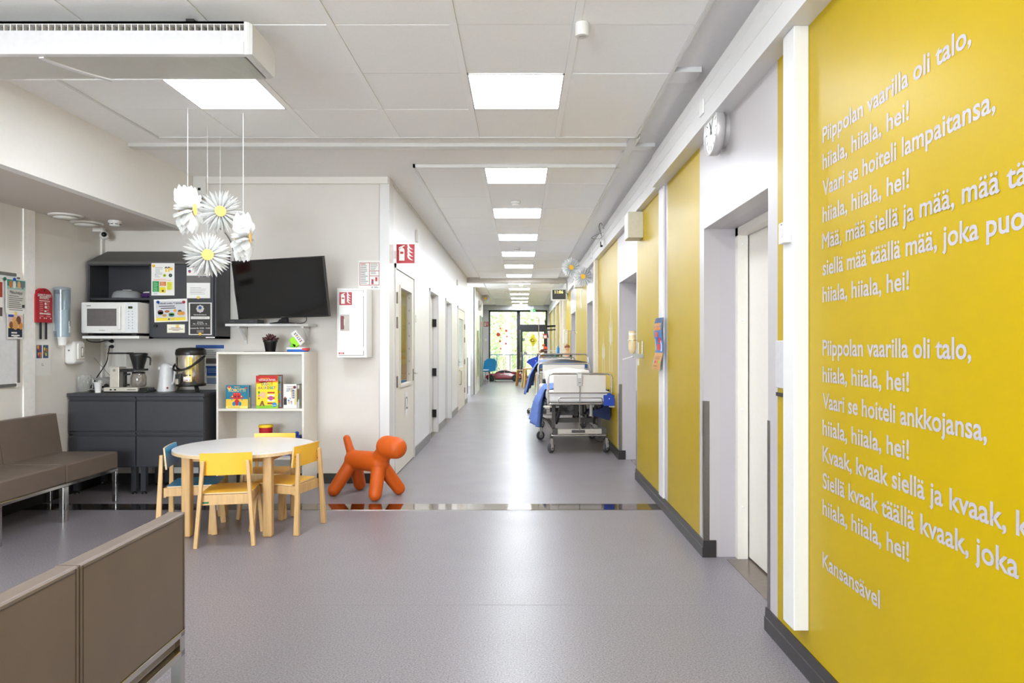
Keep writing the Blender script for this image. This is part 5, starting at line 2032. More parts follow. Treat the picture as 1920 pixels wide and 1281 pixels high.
t = thing('extinguisher_cabinet', 'white wall cabinet with red extinguisher symbol and dark red latch', 'extinguisher cabinet', (-1.615, 6.50, 1.58))
W_, H_, D_ = .285, .665, YB - 6.50
B(-W_ / 2, W_ / 2, .012, D_, -H_ / 2 - .005, H_ / 2 - .005, M_PLAST).build('body', t, bevel=.006)
s = MB().box(-W_ / 2 + .02, W_ / 2 - .03, 0, .014, -H_ / 2 + .02, H_ / 2 - .03, M_PLAST)
MB().rect(-W_ / 2 + .017, -H_ / 2 + .017, W_ / 2 - .027, H_ / 2 - .027, mat('gap_grey', (120, 118, 116), .6), .0115).build('door_gap', t)
dr = s.build('door', t, bevel=.003)
for a in (-.27, .25):
    B(W_ / 2 - .03, W_ / 2 - .015, -.003, .012, a, a + .035, M_PLAST).build('hinge', t)
s = MB().rect(-.115, .165, .005, .288, M_RED, -.0012)
ext_symbol(s, -.115, .165, .12, -.002)
s.build('sign', dr)
MB().box(-.105, -.02, -.006, .001, -.08, .075, mat('latch_plate', (186, 178, 168), .4)).build('latch_plate', dr)
MB().box(-.10, -.07, -.016, -.005, -.065, .06, mat('latch_red', (116, 34, 38), .4)).box(-.075, -.06, -.012, -.005, -.03, .03, M_PAPER).build('latch', dr, bevel=.003)
MB().rect(-.12, -.302, -.07, -.286, M_RED, -.0012).rect(-.11, -.298, -.08, -.290, pc(230, 190, 190), -.0016).build('maker_label', dr)
t = thing('notice', 'red-framed fire instruction sheet above the extinguisher cabinet', 'notice', (P(692, 515, 6.74).x, YB - .002, P(692, 516, 6.74).z))
s = sheet(.215, .29)
mr_ = pc(176, 60, 54)
for q in ((-.095, .1, .12, .125), (-.095, .1, -.1, -.095), (-.095, -.09, -.1, .125), (.095, .1, -.1, .125), (.0, .005, -.1, .125), (.0, .1, .04, .045), (.0, .1, -.01, -.005)):
    s.rect(q[0], q[2], q[1], q[3], mr_, -.002)
s.lines(-.085, -.01, .112, 12, .017, .006, pc(120, 116, 114), seed=3)
s.lines(-.085, -.02, .113, 1, .017, .007, mr_, -.0028)
s.lines(.012, .09, .112, 5, .014, .005, pc(130, 126, 124), seed=6)
s.lines(.015, .07, .032, 2, .014, .005, pc(110, 106, 104), seed=6)
s.rect(.022, -.09, .042, -.04, pc(200, 40, 40), -.0022).rect(.06, -.06, .08, -.02, pc(200, 60, 50), -.0022).rect(.024, -.075, .04, -.06, pc(60, 90, 150), -.0024)
s.poly([(.02, -.115), (.03, -.125), (.04, -.115)], pc(40, 70, 150), -.0022).lines(.05, .095, -.112, 2, .01, .004, pc(90, 100, 130))
s.build('sheet', t)
p = P(757.5, 476, 7.09)
t = thing('fire_sign', 'red projecting extinguisher sign at the corridor corner', 'sign', (XL + .02, 7.09, p.z))
B(-.006, .19, -.003, .003, -.102, .102, M_PLAST).build('panel', t)
s = MB().rect(0, -.098, .187, .098, M_RED, -.0036)
ext_symbol(s, .0, -.09, .186, -.0044)
s.build('symbol', t)
B(-.02, -.004, -.01, .01, -.05, .03, M_PLAST).build('bracket', t)
plate('switch_plate', 'small white plate beside the handle of the glazed door', 'switch', (XL + .002, 8.48, 1.35 + (650 - 598) * 8.48 / FX), LW, .06, .09, .012)
plate('motion_sensor', 'small white sensor high on the corridor wall above the door numbered 12', 'sensor', (XL + .002, 8.5, P(779, 443, 8.5).z), LW, .07, .15, .03)
plate('motion_sensor', 'small white sensor high on the corridor wall above the farther glazed door', 'sensor', (XL + .002, 13.9, P(859, 530, 13.9).z), LW, .08, .11, .03)
# ================================================================== HOSPITAL BEDS
M_BEDF = mat('bed_grey', (150, 146, 142), .35, .6)
M_BEDD = mat('bed_dark', (84, 80, 78), .4, .3)
M_PANEL = mat('bed_panel', (222, 216, 208), .4, vary=.01)
M_SHEET = mat('bed_sheet', (230, 228, 228), .8, vary=.03, scale=12)
M_BLU = mat('blue_blanket', (112, 140, 210), .85, vary=.08, scale=25, bump=.3, bscale=300)
M_NAVY = mat('navy_cloth', (14, 34, 78), .7, vary=.08)
M_BLUB = mat('blue_box', (16, 62, 168), .5, vary=.03)
M_RUB = mat('rubber_grey', (74, 73, 76), .5)


def bed(label, loc, rz, lift, mmat, foot_h=1.005, head_h=1.085):
    t = thing('hospital_bed', label, 'hospital bed', loc, rz, 'hospital beds in the corridor')
    L_, hw = 2.08, .405
    z = .63 + lift
    # end boards: bent tube with panel
    for nm, y, top in (('footboard', 0.0, foot_h + lift), ('headboard', L_, head_h + lift)):
        s = MB()
        s.tube(arc_pts([(-hw, y, z), (-hw, y, top), (hw, y, top), (hw, y, z)], .06, 6), .0135, M_CHROME, n=10)
        s.tube([(-hw, y, top - .24), (hw, y, top - .24)], .010, M_CHROME, n=8)
        fb = s.build('%s_rail' % nm, t)
        if lift > .1 and nm == 'footboard':
            continue
        B(-.335, .325, y - .010, y + .010, top - .235, top - .018, M_PANEL).build('%s_panel' % nm, t, bevel=.004)
    s = MB()                                                         # deck
    for x in (-hw, hw - .03):
        s.box(x, x + .03, 0, L_, z - .03, z + .01, M_BEDF)
    s.tube(arc_pts([(-hw + .02, -.03, z), (-hw + .02, -.055, z), (hw - .02, -.055, z), (hw - .02, -.03, z)], .02), .013, M_CHROME)
    s.tube(arc_pts([(-.28, -.06, z + .01), (-.28, -.06, z + .075), (.27, -.06, z + .075), (.27, -.06, z + .01)], .02), .007, M_CHROME)
    for k in range(9):
        s.box(-hw + .03, hw - .03, .1 + k * .23, .14 + k * .23, z - .02, z, M_BEDF)
    s.build('deck_frame', t)
    for x in (-hw - .01, hw + .01):
        for y in (-.02, L_):
            MB().lathe([(.05, 0), (.055, .008), (.05, .018)], mat('bumper_cream', (222, 214, 196), .5), n=20).build('bumper', t, loc=(x, y, z - .045))
    # mattress
    s = MB().box(-.40, .40, .03, L_ - .04, z + .012, z + (.145 if lift < .1 else .11), mmat)
    s.build('mattress', t, bevel=.03, seg=3)
    if lift > .1:
        s = MB()
        s.grid(lambda u, v: Vector((-.40 + .8 * u, .03 + .06 * v, z + .12 + .05 * math.sin(PI * u) + .04 * v)), 16, 3, M_BEDD)
        s.grid(lambda u, v: Vector((-.40 + .8 * u, .028, z + .06 + (.06 + .05 * math.sin(PI * u)) * v)), 16, 3, mat('mattress_blue', (50, 96, 150), .5))
        s.build('raised_foot_section', t)
    # lifting gear
    s = MB()
    for x in (-.22, .22):
        s.bar((x, .15, z - .02), (x * 1.15, .55, .33), .03, .05, M_BEDD)
        s.bar((x, .9, .33), (x * 1.0, 1.5, z - .02), .03, .05, M_BEDD)
    s.box(-.30, .26, .55, .60, .33 + lift * .3, .39 + lift * .3, M_BEDD)
    s.box(-.28, .25, .48, .52, .44 + lift * .5, .48 + lift * .5, M_BEDD)
    s.box(-.28, .25, 1.3, 1.35, .40 + lift * .5, .46 + lift * .5, M_BEDD)
    s.build('lift_arm', t)
    s = MB()
    s.box(-.10, .10, .25, .6, z - .13, z - .03, M_BEDD).box(-.06, .0, .2, .28, z - .16, z - .02, M_BLACK)
    s.lathe([(.055, 0), (.055, .16)], M_BLACK, c=(.06, .3, z - .16), n=16)
    s.tube([(.17, .22, z - .02), (.17, .22, z - .18)], .022, mat('actuator_grey', (190, 186, 178), .4))
    s.build('motor', t)
    s = MB()
    s.tube(spl([(.0, .3, z - .14), (.02, .25, .42), (.03, .2, .34), (.06, .15, .28)]), .007, M_BLACK, n=6)
    s.tube(spl([(-.2, .3, z - .05), (-.14, .2, z - .14), (-.05, .2, z - .1), (.1, .3, z - .2)]), .005, M_BLACK, n=6)
    s.tube(spl([(.18, .5, .26), (.24, .3, .13), (.32, .2, .12), (.36, .25, .2)]), .004, M_BLACK, n=6)
    s.build('cable', t)
    # chassis
    s = MB()
    bx = .34
    for x in (-bx, bx - .05):
        s.box(x, x + .05, .05, 1.50, .24, .29, M_BEDF)
    s.box(-bx, bx, .05, .10, .24, .30, mat('chassis_beige', (190, 182, 172), .4, .2))
    s.box(-bx, bx, 1.42, 1.48, .24, .29, M_BEDF)
    for x in (-bx, bx - .06):
        s.box(x, x + .06, .04, .11, .22, .31, M_BEDD)
        s.bar((x + .03, 1.25, .27), (x + (-.10 if x < 0 else .15), 1.35, .34), .03, .03, M_BEDF)
    for x in (-bx + .03, bx - .05):
        s.box(x - .02, x + .02, .30, .34, .29, z - .02, M_BEDD)
    s.build('chassis', t)
    MB().box(-.10, .07, .044, .05, .255, .29, M_BEDD).build('type_plate', t)
    MB().tube(arc_pts([(-bx, .12, .24), (-bx - .02, .01, .225), (bx + .01, .01, .225), (bx, .12, .24)], .02), .011, M_CHROME).build('brake_bar', t)
    # castors
    for x, y in ((-bx - .02, .06), (bx, .06), (-bx - .08, 1.28), (bx, 1.36)):
        c = MB()
        c.box(x - .012, x + .018, y - .035, y + .035, .07, .185, M_BEDF)
        c.box(x - .03, x - .024, y - .022, y + .022, .05, .15, M_CHROME).box(x + .024, x + .03, y - .022, y + .022, .05, .15, M_CHROME)
        c.lathe([(.016, .17), (.016, .24)], M_BEDD, c=(x, y, 0), n=12)
        cc = c.build('castor', t)
        MR = Matrix.Rotation(math.radians(50 if y < 1 else 30), 3, 'Z') @ Matrix.Rotation(PI / 2, 3, 'X')
        wh = MB()
        wh.lathe([(.03, -.018), (.06, -.016), (.0645, -.010), (.0645, .010), (.06, .016), (.03, .018)], M_RUB, c=(x, y, .0645), n=28, M=MR)
        wh.lathe([(.036, -.019), (.036, .019)], mat('hub_grey', (150, 148, 150), .4), c=(x, y, .0645), n=20, M=MR)
        wh.lathe([(.010, -.024), (.010, .024)], M_CHROME, c=(x, y, .0645), n=10, M=MR)
        wh.build('wheel', cc)
    return t


bed('nearer hospital bed with white sheets and beige footboard by the yellow wall', (.745, 8.62, 0), math.radians(2.0), 0, M_SHEET)
bed('farther hospital bed, raised higher, behind the nearer bed', (.70, 11.25, 0), math.radians(1.5), .30, mat('mattress_grey', (150, 150, 150), .6), foot_h=.925, head_h=.84)

# pillow on the nearer bed
t = thing('pillow', 'white pillow at the head of the nearer bed', 'pillow', (.70, 10.28, .80))


def pil(u, v, sg):
    x = (u * 2 - 1)
    y = (v * 2 - 1)
    e = max(0, (1 - abs(x) ** 3) * (1 - abs(y) ** 3)) ** .6
    return Vector((x * .34, y * .23, sg * .10 * e + .05 + .01 * math.sin(5 * x + 3 * y)))


s = MB()
s.grid(lambda u, v: pil(u, v, 1), 16, 12, M_SHEET)
s.grid(lambda u, v: pil(1 - u, v, -.5), 16, 12, M_SHEET)
s.build('pillow_body', t)
t.rotation_euler = (math.radians(24), 0, math.radians(2))
t.location = (.70, 10.24, .84)


# blue blankets draped over the left side of the beds
def drape(label, x_in, x_edge, ztop, zb, y0, y1, seed, gname, bulge=.10):
    t = thing('blanket', label, 'blanket', (x_edge, y0, ztop), 0, gname)
    r = random.Random(seed)
    ph = [r.uniform(0, 6) for _ in range(6)]
    L1 = x_in - x_edge
    L2 = ztop - zb

    def fn(u, v):
        d = u * (L1 + L2)
        y = (y1 - y0) * v
        fold = .018 * math.sin(9 * v + ph[0]) + .014 * math.sin(19 * v + ph[1]) + .008 * math.sin(37 * v + ph[2])
        if d < L1:
            x = L1 - d
            z = .03 + .022 * math.sin(7 * v + 4 * u + ph[3]) * (d / L1) + .02 * math.sin(PI * min(1, d / L1)) + .010 * math.sin(30 * v + 9 * u)
        else:
            q = d - L1
            f = min(1, q / .2)
            x = -.03 * f - bulge * (q / L2) ** .8 * (.65 + .35 * math.sin(5 * v + ph[4])) - fold * f * 1.5
            z = .03 - q * (.95 + .10 * math.sin(3.3 * v + ph[5]))
            y += .05 * (q / L2) * math.sin(4 * v + ph[1])
        return Vector((x, y, z))
    s = MB()
    s.grid(fn, 34, 48, M_BLU)
    o = s.build('cloth', t)
    so = o.modifiers.new('solid', 'SOLIDIFY')
    so.thickness = .006
    return t


drape('blue blanket hanging over the aisle side of the nearer bed', .72, .325, .765, .25, 9.05, 10.0, 3, 'blue blankets on the beds', .15)
drape('blue blanket hanging over the aisle side of the farther bed',   .60, .285, 1.03, .52, 11.8, 12.8, 8, 'blue blankets on the beds', .18)
# handset, document holder, bag
t = thing('bed_remote', 'grey bed remote hooked over the footboard rail of the nearer bed', 'remote control', (.735, 8.60, 1.02))
m_rc = mat('remote_grey', (186, 182, 176), .45)
B(-.033, .033, -.035, -.008, -.165, .0, m_rc).build('body', t, bevel=.006)
B(-.025, .025, -.03, .022, -.006, .006, m_rc).build('hook', t, bevel=.004)
s = MB()
for i in range(2):
    for j in range(2):
        s.rect(-.020 + i * .022, -.038 - j * .024, -.002 + i * .022, -.020 - j * .024, M_PAPER, -.0356)
s.build('buttons', t)
MB().rect(-.014, -.128, .012, -.120, pc(90, 90, 94), -.0356).build('mark', t)
s = MB().tube(spl([(0, -.02, -.165), (.004, -.03, -.22), (0, -.02, -.38), (.003, -.02, -.55), (.004, .05, -.74)]), .0055, mat('cord_grey', (130, 126, 122), .5), n=6)
s.build('cord', t)
t = thing('document_holder', 'bright blue open holder on the foot of the nearer bed, towards the wall', 'holder', (1.095, 8.52, .615))
s = MB().prism([(-.068, 0), (.068, 0), (.068, .085), (.035, .115), (.022, .155), (-.022, .155), (-.04, .115), (-.068, .085)], -.05, -.044, M_BLUB, 'y')
s.box(-.068, .068, -.044, -.006, 0, .004, M_BLUB).box(-.068, -.064, -.044, -.006, 0, .09, M_BLUB).box(.064, .068, -.044, -.006, 0, .09, M_BLUB).box(-.068, .068, -.010, -.006, 0, .13, M_BLUB)
s.build('body', t)
MB().lathe([(.006, .0505), (.006, .052)], M_PAPER, c=(0, 0, .088), n=12, M=Mx).build('rivet', t)
t = thing('cloth_bag', 'dark blue cloth bag hanging between the nearer bed and the yellow wall', 'bag', (1.06, 9.0, .74))


def bg(u, v, side):
    x = -.10 + .20 * v if side else 0
    return Vector((0, 0, 0))


s = MB()
prof = [(-.20, -.235), (-.15, -.28), (.02, -.33), (.085, -.35), (.10, -.30), (.09, .0), (.075, .06), (.04, .03), (.0, -.18)]
s.prism([(x, z) for x, z in prof], -.16, .16, M_NAVY, 'y')
o = s.build('cloth', t, bevel=.03, seg=3)


# drip stands
def drip(label, loc, h, br=.26):
    t = thing('drip_stand', label, 'drip stand', loc, 0, 'drip stands')
    s = MB().tube([(0, 0, .09), (0, 0, 1.15)], .0125, M_STEEL).tube([(0, 0, 1.1), (0, 0, h)], .008, M_STEEL)
    s.build('pole', t)
    s = MB()
    for k in range(5):
        q = 2 * PI * k / 5
        s.bar((0, 0, .09), (br * math.cos(q), br * math.sin(q), .07), .03, .02, M_STEEL)
    s.build('base', t)
    for k in range(5):
        q = 2 * PI * k / 5
        MB().lathe([(.03, -.012), (.03, .012)], M_BLACK, c=(br * math.cos(q), br * math.sin(q), .03), n=14, M=Mx).build('wheel', t)
    s = MB()
    for sx, sy in ((1, 0), (-1, 0), (0, 1), (0, -1)):
        s.tube(spl([(0, 0, h), (sx * .07, sy * .07, h + .005), (sx * .12, sy * .12, h + .02), (sx * .13, sy * .13, h - .03), (sx * .10, sy * .10, h - .05), (sx * .08, sy * .08, h - .02)], 5), .004, M_CHROME, n=6)
    s.build('hooks', t)
    MB().lathe([(.022, 1.10), (.026, 1.12), (.026, 1.16), (.018, 1.18)], M_BLACK, n=14).tube([(0, 0, 1.14), (-.06, -.03, 1.14)], .014, M_BLACK).build('clamp', t)
    return t


drip('tall drip stand on the aisle side of the farther bed', (.36, 13.9, 0), 1.93)
drip('drip stand between the farther bed and the yellow wall', (1.0, 13.75, 0), 1.66, .13)
t = thing('coiled_cord', 'coiled cream cord hanging on the drip stand by the farther bed', 'cord', (.385, 13.86, 1.3))
MB().tube([(.02 * math.cos(k * .8), .02 * math.sin(k * .8), .28 - k * .0062) for k in range(140)], .004, mat('cord_cream', (206, 180, 120), .5), n=5).build('coil', t)
t = thing('blue_pouch', 'bright blue folded pouch hanging beside the drip stand of the farther bed', 'pouch', (.16, 12.6, .98))
MB().prism([(-.02, .13), (.16, .20), (.16, .06), (.10, -.04), (.07, -.06), (.02, .02), (-.06, .08)], -.03, .03, M_BLUB, 'y').build('body', t, bevel=.01)
B(.10, .115, -.034, -.03, .10, .115, M_PAPER).build('label', t)
MB().tube([(.15, 0, .12), (.24, 0, .14)], .008, M_CHROME).build('hook', t)

# ================================================================== FAR CORRIDOR
# clock display
t = thing('display_screen', 'wall-arm display showing 11:06 in its white frame over the corridor', 'display', (.945, 17.0, 2.645))
t.rotation_euler = (math.radians(8), 0, math.radians(-8))
B(-.20, .20, 0, .05, -.155, .155, M_PLAST).build('frame', t, bevel=.008)
B(-.165, .165, -.002, .001, -.115, .12, mat('display_dark', (62, 58, 52), .25)).build('screen', t)
MB().text('11:06', 0, .03, .21, glow_mat('display_digits', (255, 232, 140), .8), -.0028, h=.075, bold=.03, align='c').build('digits', t)
s = MB().tube(arc_pts([(0, .05, 0), (.0, .10, 0), (.24, .12, .02)], .04), .022, M_BLACK)
s.box(.21, .23, .06, .18, -.12, .12, M_BLACK)
s.build('arm', t)
t = thing('projector_box', 'small grey unit fixed to the ceiling just past the beam', 'ceiling unit', (.85, 17.2, ZR))
B(-.12, .12, -.08, .12, -.05, 0, mat('unit_grey', (150, 150, 150), .4)).build('body', t, bevel=.006)
B(-.10, .10, -.085, -.08, -.04, -.015, M_BLACK).build('grille', t)

# exit sign
t = thing('exit_sign', 'green and white emergency exit sign over the terrace door', 'exit sign', (.475, 27.25, 2.795))
B(-.11, .11, -.02, .02, -.06, .06, M_PLAST).build('housing', t)
m_eg = glow_mat('exit_green', (10, 160, 70), .55)
m_ew = glow_mat('exit_white', (240, 255, 245), .6)
s = MB().rect(-.105, -.055, .105, .055, m_eg, -.021)
s.rect(-.075, -.04, -.005, .04, m_ew, -.022)
s.disc(-.04, .022, .011, m_eg, -.023).poly([(-.055, -.03), (-.045, -.03), (-.036, -.008), (-.02, -.028), (-.012, -.022), (-.028, .01), (-.05, .012), (-.06, -.005)], m_eg, -.023)
s.poly([(.02, -.006), (.055, -.006), (.055, -.022), (.085, 0), (.055, .022), (.055, .006), (.02, .006)], m_ew, -.022)
s.build('symbol', t)
MB().box(-.02, .02, -.01, .01, .06, .20, M_PLAST).build('hanger', t)

# door signs on the terrace door and window dots
p = P(999.5, 638.5, YE + .02)
t = thing('room_sign', 'yellow diamond sign lettered C6 on the terrace door glass', 'sign', (.49, YE + .026, p.z))
s = MB().poly([(-.16, 0), (0, -.27), (.16, 0), (0, .27)], pc(238, 220, 50), 0)
s.text('C', -.105, -.055, None, M_BLACK, -.001, h=.13, bold=.03)
s.text('6', .01, -.06, None, M_BLACK, -.001, h=.10, bold=.0)
s.rect(-.03, -.12, .03, -.105, pc(120, 110, 40), -.001)
s.build('panel', t)
t = thing('door_sticker', 'small dark square sticker on the terrace door glass', 'sticker', (.10, YE + .026, P(981, 637, YE).z))
MB().rect(-.05, -.05, .05, .05, pc(40, 40, 38), 0).poly([(-.03, -.02), (.0, .03), (.02, .02), (.03, -.03), (.0, .0)], M_PAPER, -.001).build('print', t)
t = thing('door_sticker', 'round red-ringed sticker on the terrace door glass by the handle', 'sticker', (.17, YE + .026, P(983, 663, YE).z))
MB().disc(0, 0, .075, pc(150, 90, 110), 0).disc(0, 0, .058, pc(226, 230, 240), -.001).poly([(-.02, .03), (.02, .02), (.015, -.03), (-.012, -.03)], pc(60, 90, 130), -.002).build('print', t)
m_dot = pc(226, 80, 64)
for k, (px, py, r_, lb) in enumerate(((938, 616, .036, 'red dot sticker, highest on the tall end window'), (934.3, 627.5, .078, 'largest red dot sticker, with specks, on the tall end window'),
                                      (949.3, 620.5, .05, 'medium red dot sticker, highest of the second column on the tall end window'), (950.4, 631.2, .036, 'small notched red dot sticker under the medium one on the end window'),
                                      (937.5, 640.2, .040, 'small red dot sticker below the largest one on the end window'), (948.7, 644.5, .042, 'red dot sticker, lowest of the second column on the end window'),
                                      (939, 654, .032, 'red dot sticker, lowest of all on the tall end window'))):
    p = P(px, py, YE + .026)
    t = thing('window_dot', lb, 'window sticker', (p.x, YE + .026, p.z), 0, 'red dots on the end window')
    s = MB().disc(0, 0, r_, m_dot, 0)
    if k == 1:
        for q in range(6):
            s.disc(.045 * math.cos(q), .045 * math.sin(q), .008, pc(150, 40, 40), -.001, 8)
    s.build('decal', t)

# red extinguisher signs in the far corridor
for k, (px, py, Y, wd, lb) in enumerate(((911.5, 608, 27.2, .19, 'small far red extinguisher sign beside the tall end window'), (902.2, 608, 23.0, .07, 'narrow far red sign seen through the glass screen edge'))):
    p = P(px, py, Y)
    t = thing('fire_sign', lb, 'sign', p, 0, 'far red signs')
    B(-wd / 2, wd / 2, -.003, .003, -.1, .1, M_PLAST).build('panel', t)
    s = MB().rect(-wd / 2 + .003, -.097, wd / 2 - .003, .097, M_RED, -.004)
    if k == 0:
        ext_symbol(s, -.092, -.09, .18, -.005)
    s.build('symbol', t)
plate('switch_plate', 'small white switch on the end wall below the red sign', 'switch', (P(910.7, 637.5, YE).x, YE, P(911, 637.5, YE).z), 0, .09, .12, .015)

# red ride-on car
t = thing('toy_car', 'dark red ride-on toy car in front of the end window', 'toy car', (-.675, 26.75, 0), 0)
t.scale = (1.1, 1.0, 1.1)
m_car = mat('car_red', (150, 16, 44), .22, vary=.03, coat=.6)
Lc = .655
side = [(-.64, .10), (-.655, .17), (-.62, .225), (-.52, .26), (-.34, .285), (-.22, .36), (-.08, .405), (.06, .415), (.20, .40), (.36, .345), (.50, .315), (.62, .30), (.655, .24), (.655, .14), (.62, .10)]
s = MB()
nst = 8
rings = []
for k in range(nst + 1):
    yv = -.30 + .60 * k / nst
    f = 1 - abs(2 * k / nst - 1) ** 3 * .18
    ring = []
    for x, z_ in side:
        nar = 1.0
        zz2 = .10 + (z_ - .10) * (f if z_ > .29 else 1 - (1 - f) * .25)
        ring.append(Vector((x * (1 - (1 - f) * .25), yv * (1 - .22 * max(0, (z_ - .27) / .15)), zz2)))
    rings.append(ring)
n_ = len(side)
vs = [p for r_ in rings for p in r_]
fs = [(i * n_ + j, i * n_ + (j + 1) % n_, (i + 1) * n_ + (j + 1) % n_, (i + 1) * n_ + j) for i in range(nst) for j in range(n_)]
s.add(vs, fs, m_car, True)
s.add(rings[0], [tuple(range(n_))], m_car)
s.add(rings[-1], [tuple(range(n_ - 1, -1, -1))], m_car)
s.build('body', t)
MB().poly([(-.24, .29), (-.19, .345), (-.06, .378), (.02, .38), (.02, .30)], M_SCREEN, -.272).poly([(.04, .30), (.04, .38), (.18, .365), (.32, .32), (.2, .305)], M_SCREEN, -.272).build('side_window', t)
MB().tube([(-.25, -.272, .29), (-.19, -.27, .35), (-.05, -.262, .385), (.08, -.262, .386), (.22, -.268, .365), (.35, -.275, .32)], .005, M_CHROME, n=6).build('window_trim', t)
MB().box(-.60, .62, -.29, .29, .06, .12, M_BLACK).build('sill', t)
MB().box(-.12, -.05, -.305, -.295, .235, .243, M_CHROME).box(.12, .19, -.305, -.295, .24, .248, M_CHROME).build('door_handle', t)
MB().bar((-.25, -.30, .30), (-.22, -.37, .33), .05, .03, m_car).build('mirror', t)
MB().sphere((-.57, -.26, .22), .05, M_PLAST, 10, 8, (1, .5, .5)).build('headlamp', t)
MB().sphere((.62, -.24, .27), .05, pc(190, 150, 150), 10, 8, (.7, .8, .5)).build('tail_lamp', t)
MB().box(.648, .662, -.18, .18, .15, .2, M_PLAST).build('rear_bumper', t)
MB().bar((-.14, 0, .40), (-.20, 0, .47), .02, .02, M_BLACK).build('aerial', t)
for x in (-.42, .40):
    for sy in (-.27, .27):
        wv = MB()
        wv.lathe([(.10, -.05), (.118, -.04), (.118, .04), (.10, .05)], M_BLACK, c=(x, sy, .118), n=28, M=Mx)
        wl_ = wv.build('wheel', t)
        q = MB()
        for k in range(5):
            an = 2 * PI * k / 5
            q.bar((x, sy + (-.052 if sy < 0 else .052), .118), (x + .085 * math.cos(an), sy + (-.052 if sy < 0 else .052), .118 + .085 * math.sin(an)), .02, .006, M_GREYC, up=(0, 1, 0))
        q.build('rim', wl_)

# blue chair and small table in the recess
t = thing('lounge_chair', 'blue shell chair beside the dark red toy car', 'chair', (-1.28, 25.6, 0), 0)
m_sh = mat('shell_blue', (30, 140, 196), .4, vary=.03)
s = MB()


def shl(u, v):
    x = (u - .5) * 2
    if v < .5:
        q = v / .5
        return Vector((x * .27, .22 - .42 * 0 - (.5 - v) * .9, .44 + .03 * (x * x) - .02 * math.sin(PI * q)))
    q = (v - .5) / .5
    return Vector((x * (.28 - .03 * q ** 3), .22 + .10 * q + .08 * 0 - .07 * x * x, .44 + .46 * q - .05 * max(0, q - .8) * 5 * x ** 4 * 2))


s.grid(shl, 14, 20, m_sh)
o = s.build('shell', t)
so = o.modifiers.new('solid', 'SOLIDIFY')
so.thickness = .02
for sx in (-1, 1):
    for y0_, y1_ in ((-.1, -.22), (.12, .25)):
        MB().tube([(sx * .14, y0_, .42), (sx * .24, y1_, 0)], .011, M_CHROME).build('leg', t)
t.rotation_euler = (0, 0, math.radians(-30))
t = thing('side_table', 'small white round table before the blue shell chair', 'table', (-1.42, 24.5, 0))
MB().lathe([(.26, .50), (.26, .52)], M_TABW, n=32).build('table_top', t)
MB().tube([(.1, 0, .02), (.02, 0, .5)], .014, M_CHROME).lathe([(.16, 0), (.16, .015)], M_CHROME, n=24).build('foot', t)
t = thing('painting', 'long colourful painting on the corridor wall by the glass screen', 'painting', (XL + .022, 20.55, 1.15), LW)
s = sheet(.72, 1.35, pc(176, 186, 150), .02)
r = random.Random(12)
for k in range(60):
    s.disc(r.uniform(-.32, .32), r.uniform(-.63, .5), r.uniform(.02, .05), pc(*r.choice([(120, 150, 100), (190, 120, 110), (150, 160, 190), (200, 190, 130), (110, 130, 120)])), -.021 - k * .0001, 9, r.uniform(.02, .09))
s.build('canvas', t)
t = thing('trolley_cabinet', 'dark grey equipment cabinet in the side opening of the far corridor', 'cabinet', (-1.75, 18.7, 0))
B(-.3, .28, -.25, .25, .05, 1.05, M_GREYC).build('body', t, bevel=.01)
B(-.28, .26, -.26, -.25, .1, .5, M_GREYD).build('door', t)
B(-.28, .26, -.26, -.25, .55, 1.0, M_GREYD).build('door', t)
t = thing('curtain', 'dark grey hanging curtain in the side opening of the far corridor', 'curtain', (-1.95, 19.05, 0))
s = MB()
s.grid(lambda u, v: Vector((-.45 + .75 * u, .02 * math.sin(u * 40), 1.35 + 1.2 * v)), 60, 2, M_GREYD)
s.build('cloth', t)

# wooden high stool by the beds
t = thing('wooden_stool', 'wooden stool on the aisle beyond the beds', 'stool', (.30, 22.6, 0), math.radians(10))
B(-.22, .22, -.2, .2, .60, .635, M_BIRCH).build('seat', t, bevel=.006)
for sx in (-1, 1):
    for sy in (-1, 1):
        MB().bar((sx * .24, sy * .22, 0), (sx * .19, sy * .17, .60), .045, .045, M_BIRCH).build('leg', t)
MB().box(-.2, .2, -.2, -.18, .25, .29, M_BIRCH).box(-.2, .2, .18, .2, .25, .29, M_BIRCH).build('stretcher', t)
t = thing('wooden_stool', 'dark-legged wooden stool standing closer to the terrace door', 'stool', (.02, 23.6, 0), math.radians(-8))
B(-.16, .16, -.16, .16, .52, .55, M_BIRCH).build('seat', t)
for sx in (-1, 1):
    for sy in (-1, 1):
        MB().bar((sx * .17, sy * .17, 0), (sx * .13, sy * .13, .52), .04, .04, mat('dark_birch', (176, 128, 70), .5)).build('leg', t)

# wall monitor and play shelf near the end
t = thing('monitor', 'thin black monitor on a wall arm near the end window, edge-on', 'monitor', (.80, 22.0, 1.92))
t.rotation_euler = (math.radians(10), 0, math.radians(-92))
B(-.32, .32, 0, .035, -.30, .30, M_BLACK).build('housing', t, bevel=.006)
B(-.30, .30, -.002, .0, -.28, .28, M_SCREEN).build('screen', t)
ar = MB().tube([(0, 0, 0), (.33, 0, .02)], .03, M_BLACK).tube([(.0, 0, -.12), (.33, 0, -.1)], .02, M_BLACK).build('arm', t)
ar.matrix_parent_inverse = t.matrix_basis.inverted()
ar.location = (.84, 22.05, 2.0)
t = thing('notice', 'small red and white notice hanging near the edge-on monitor', 'notice', (.77, 21.90, 1.68))
sheet(.13, .15, pc(200, 60, 60)).rect(-.04, -.06, .05, .03, M_PAPER, -.002).build('sheet', t)
sh = thing('play_shelf', 'white play shelf with toys on the yellow wall beyond the beds', 'shelf', (.72, 19.0, 0))
B(-.30, .45, -.18, .18, .98, 1.0, M_TRIM).build('board', sh)
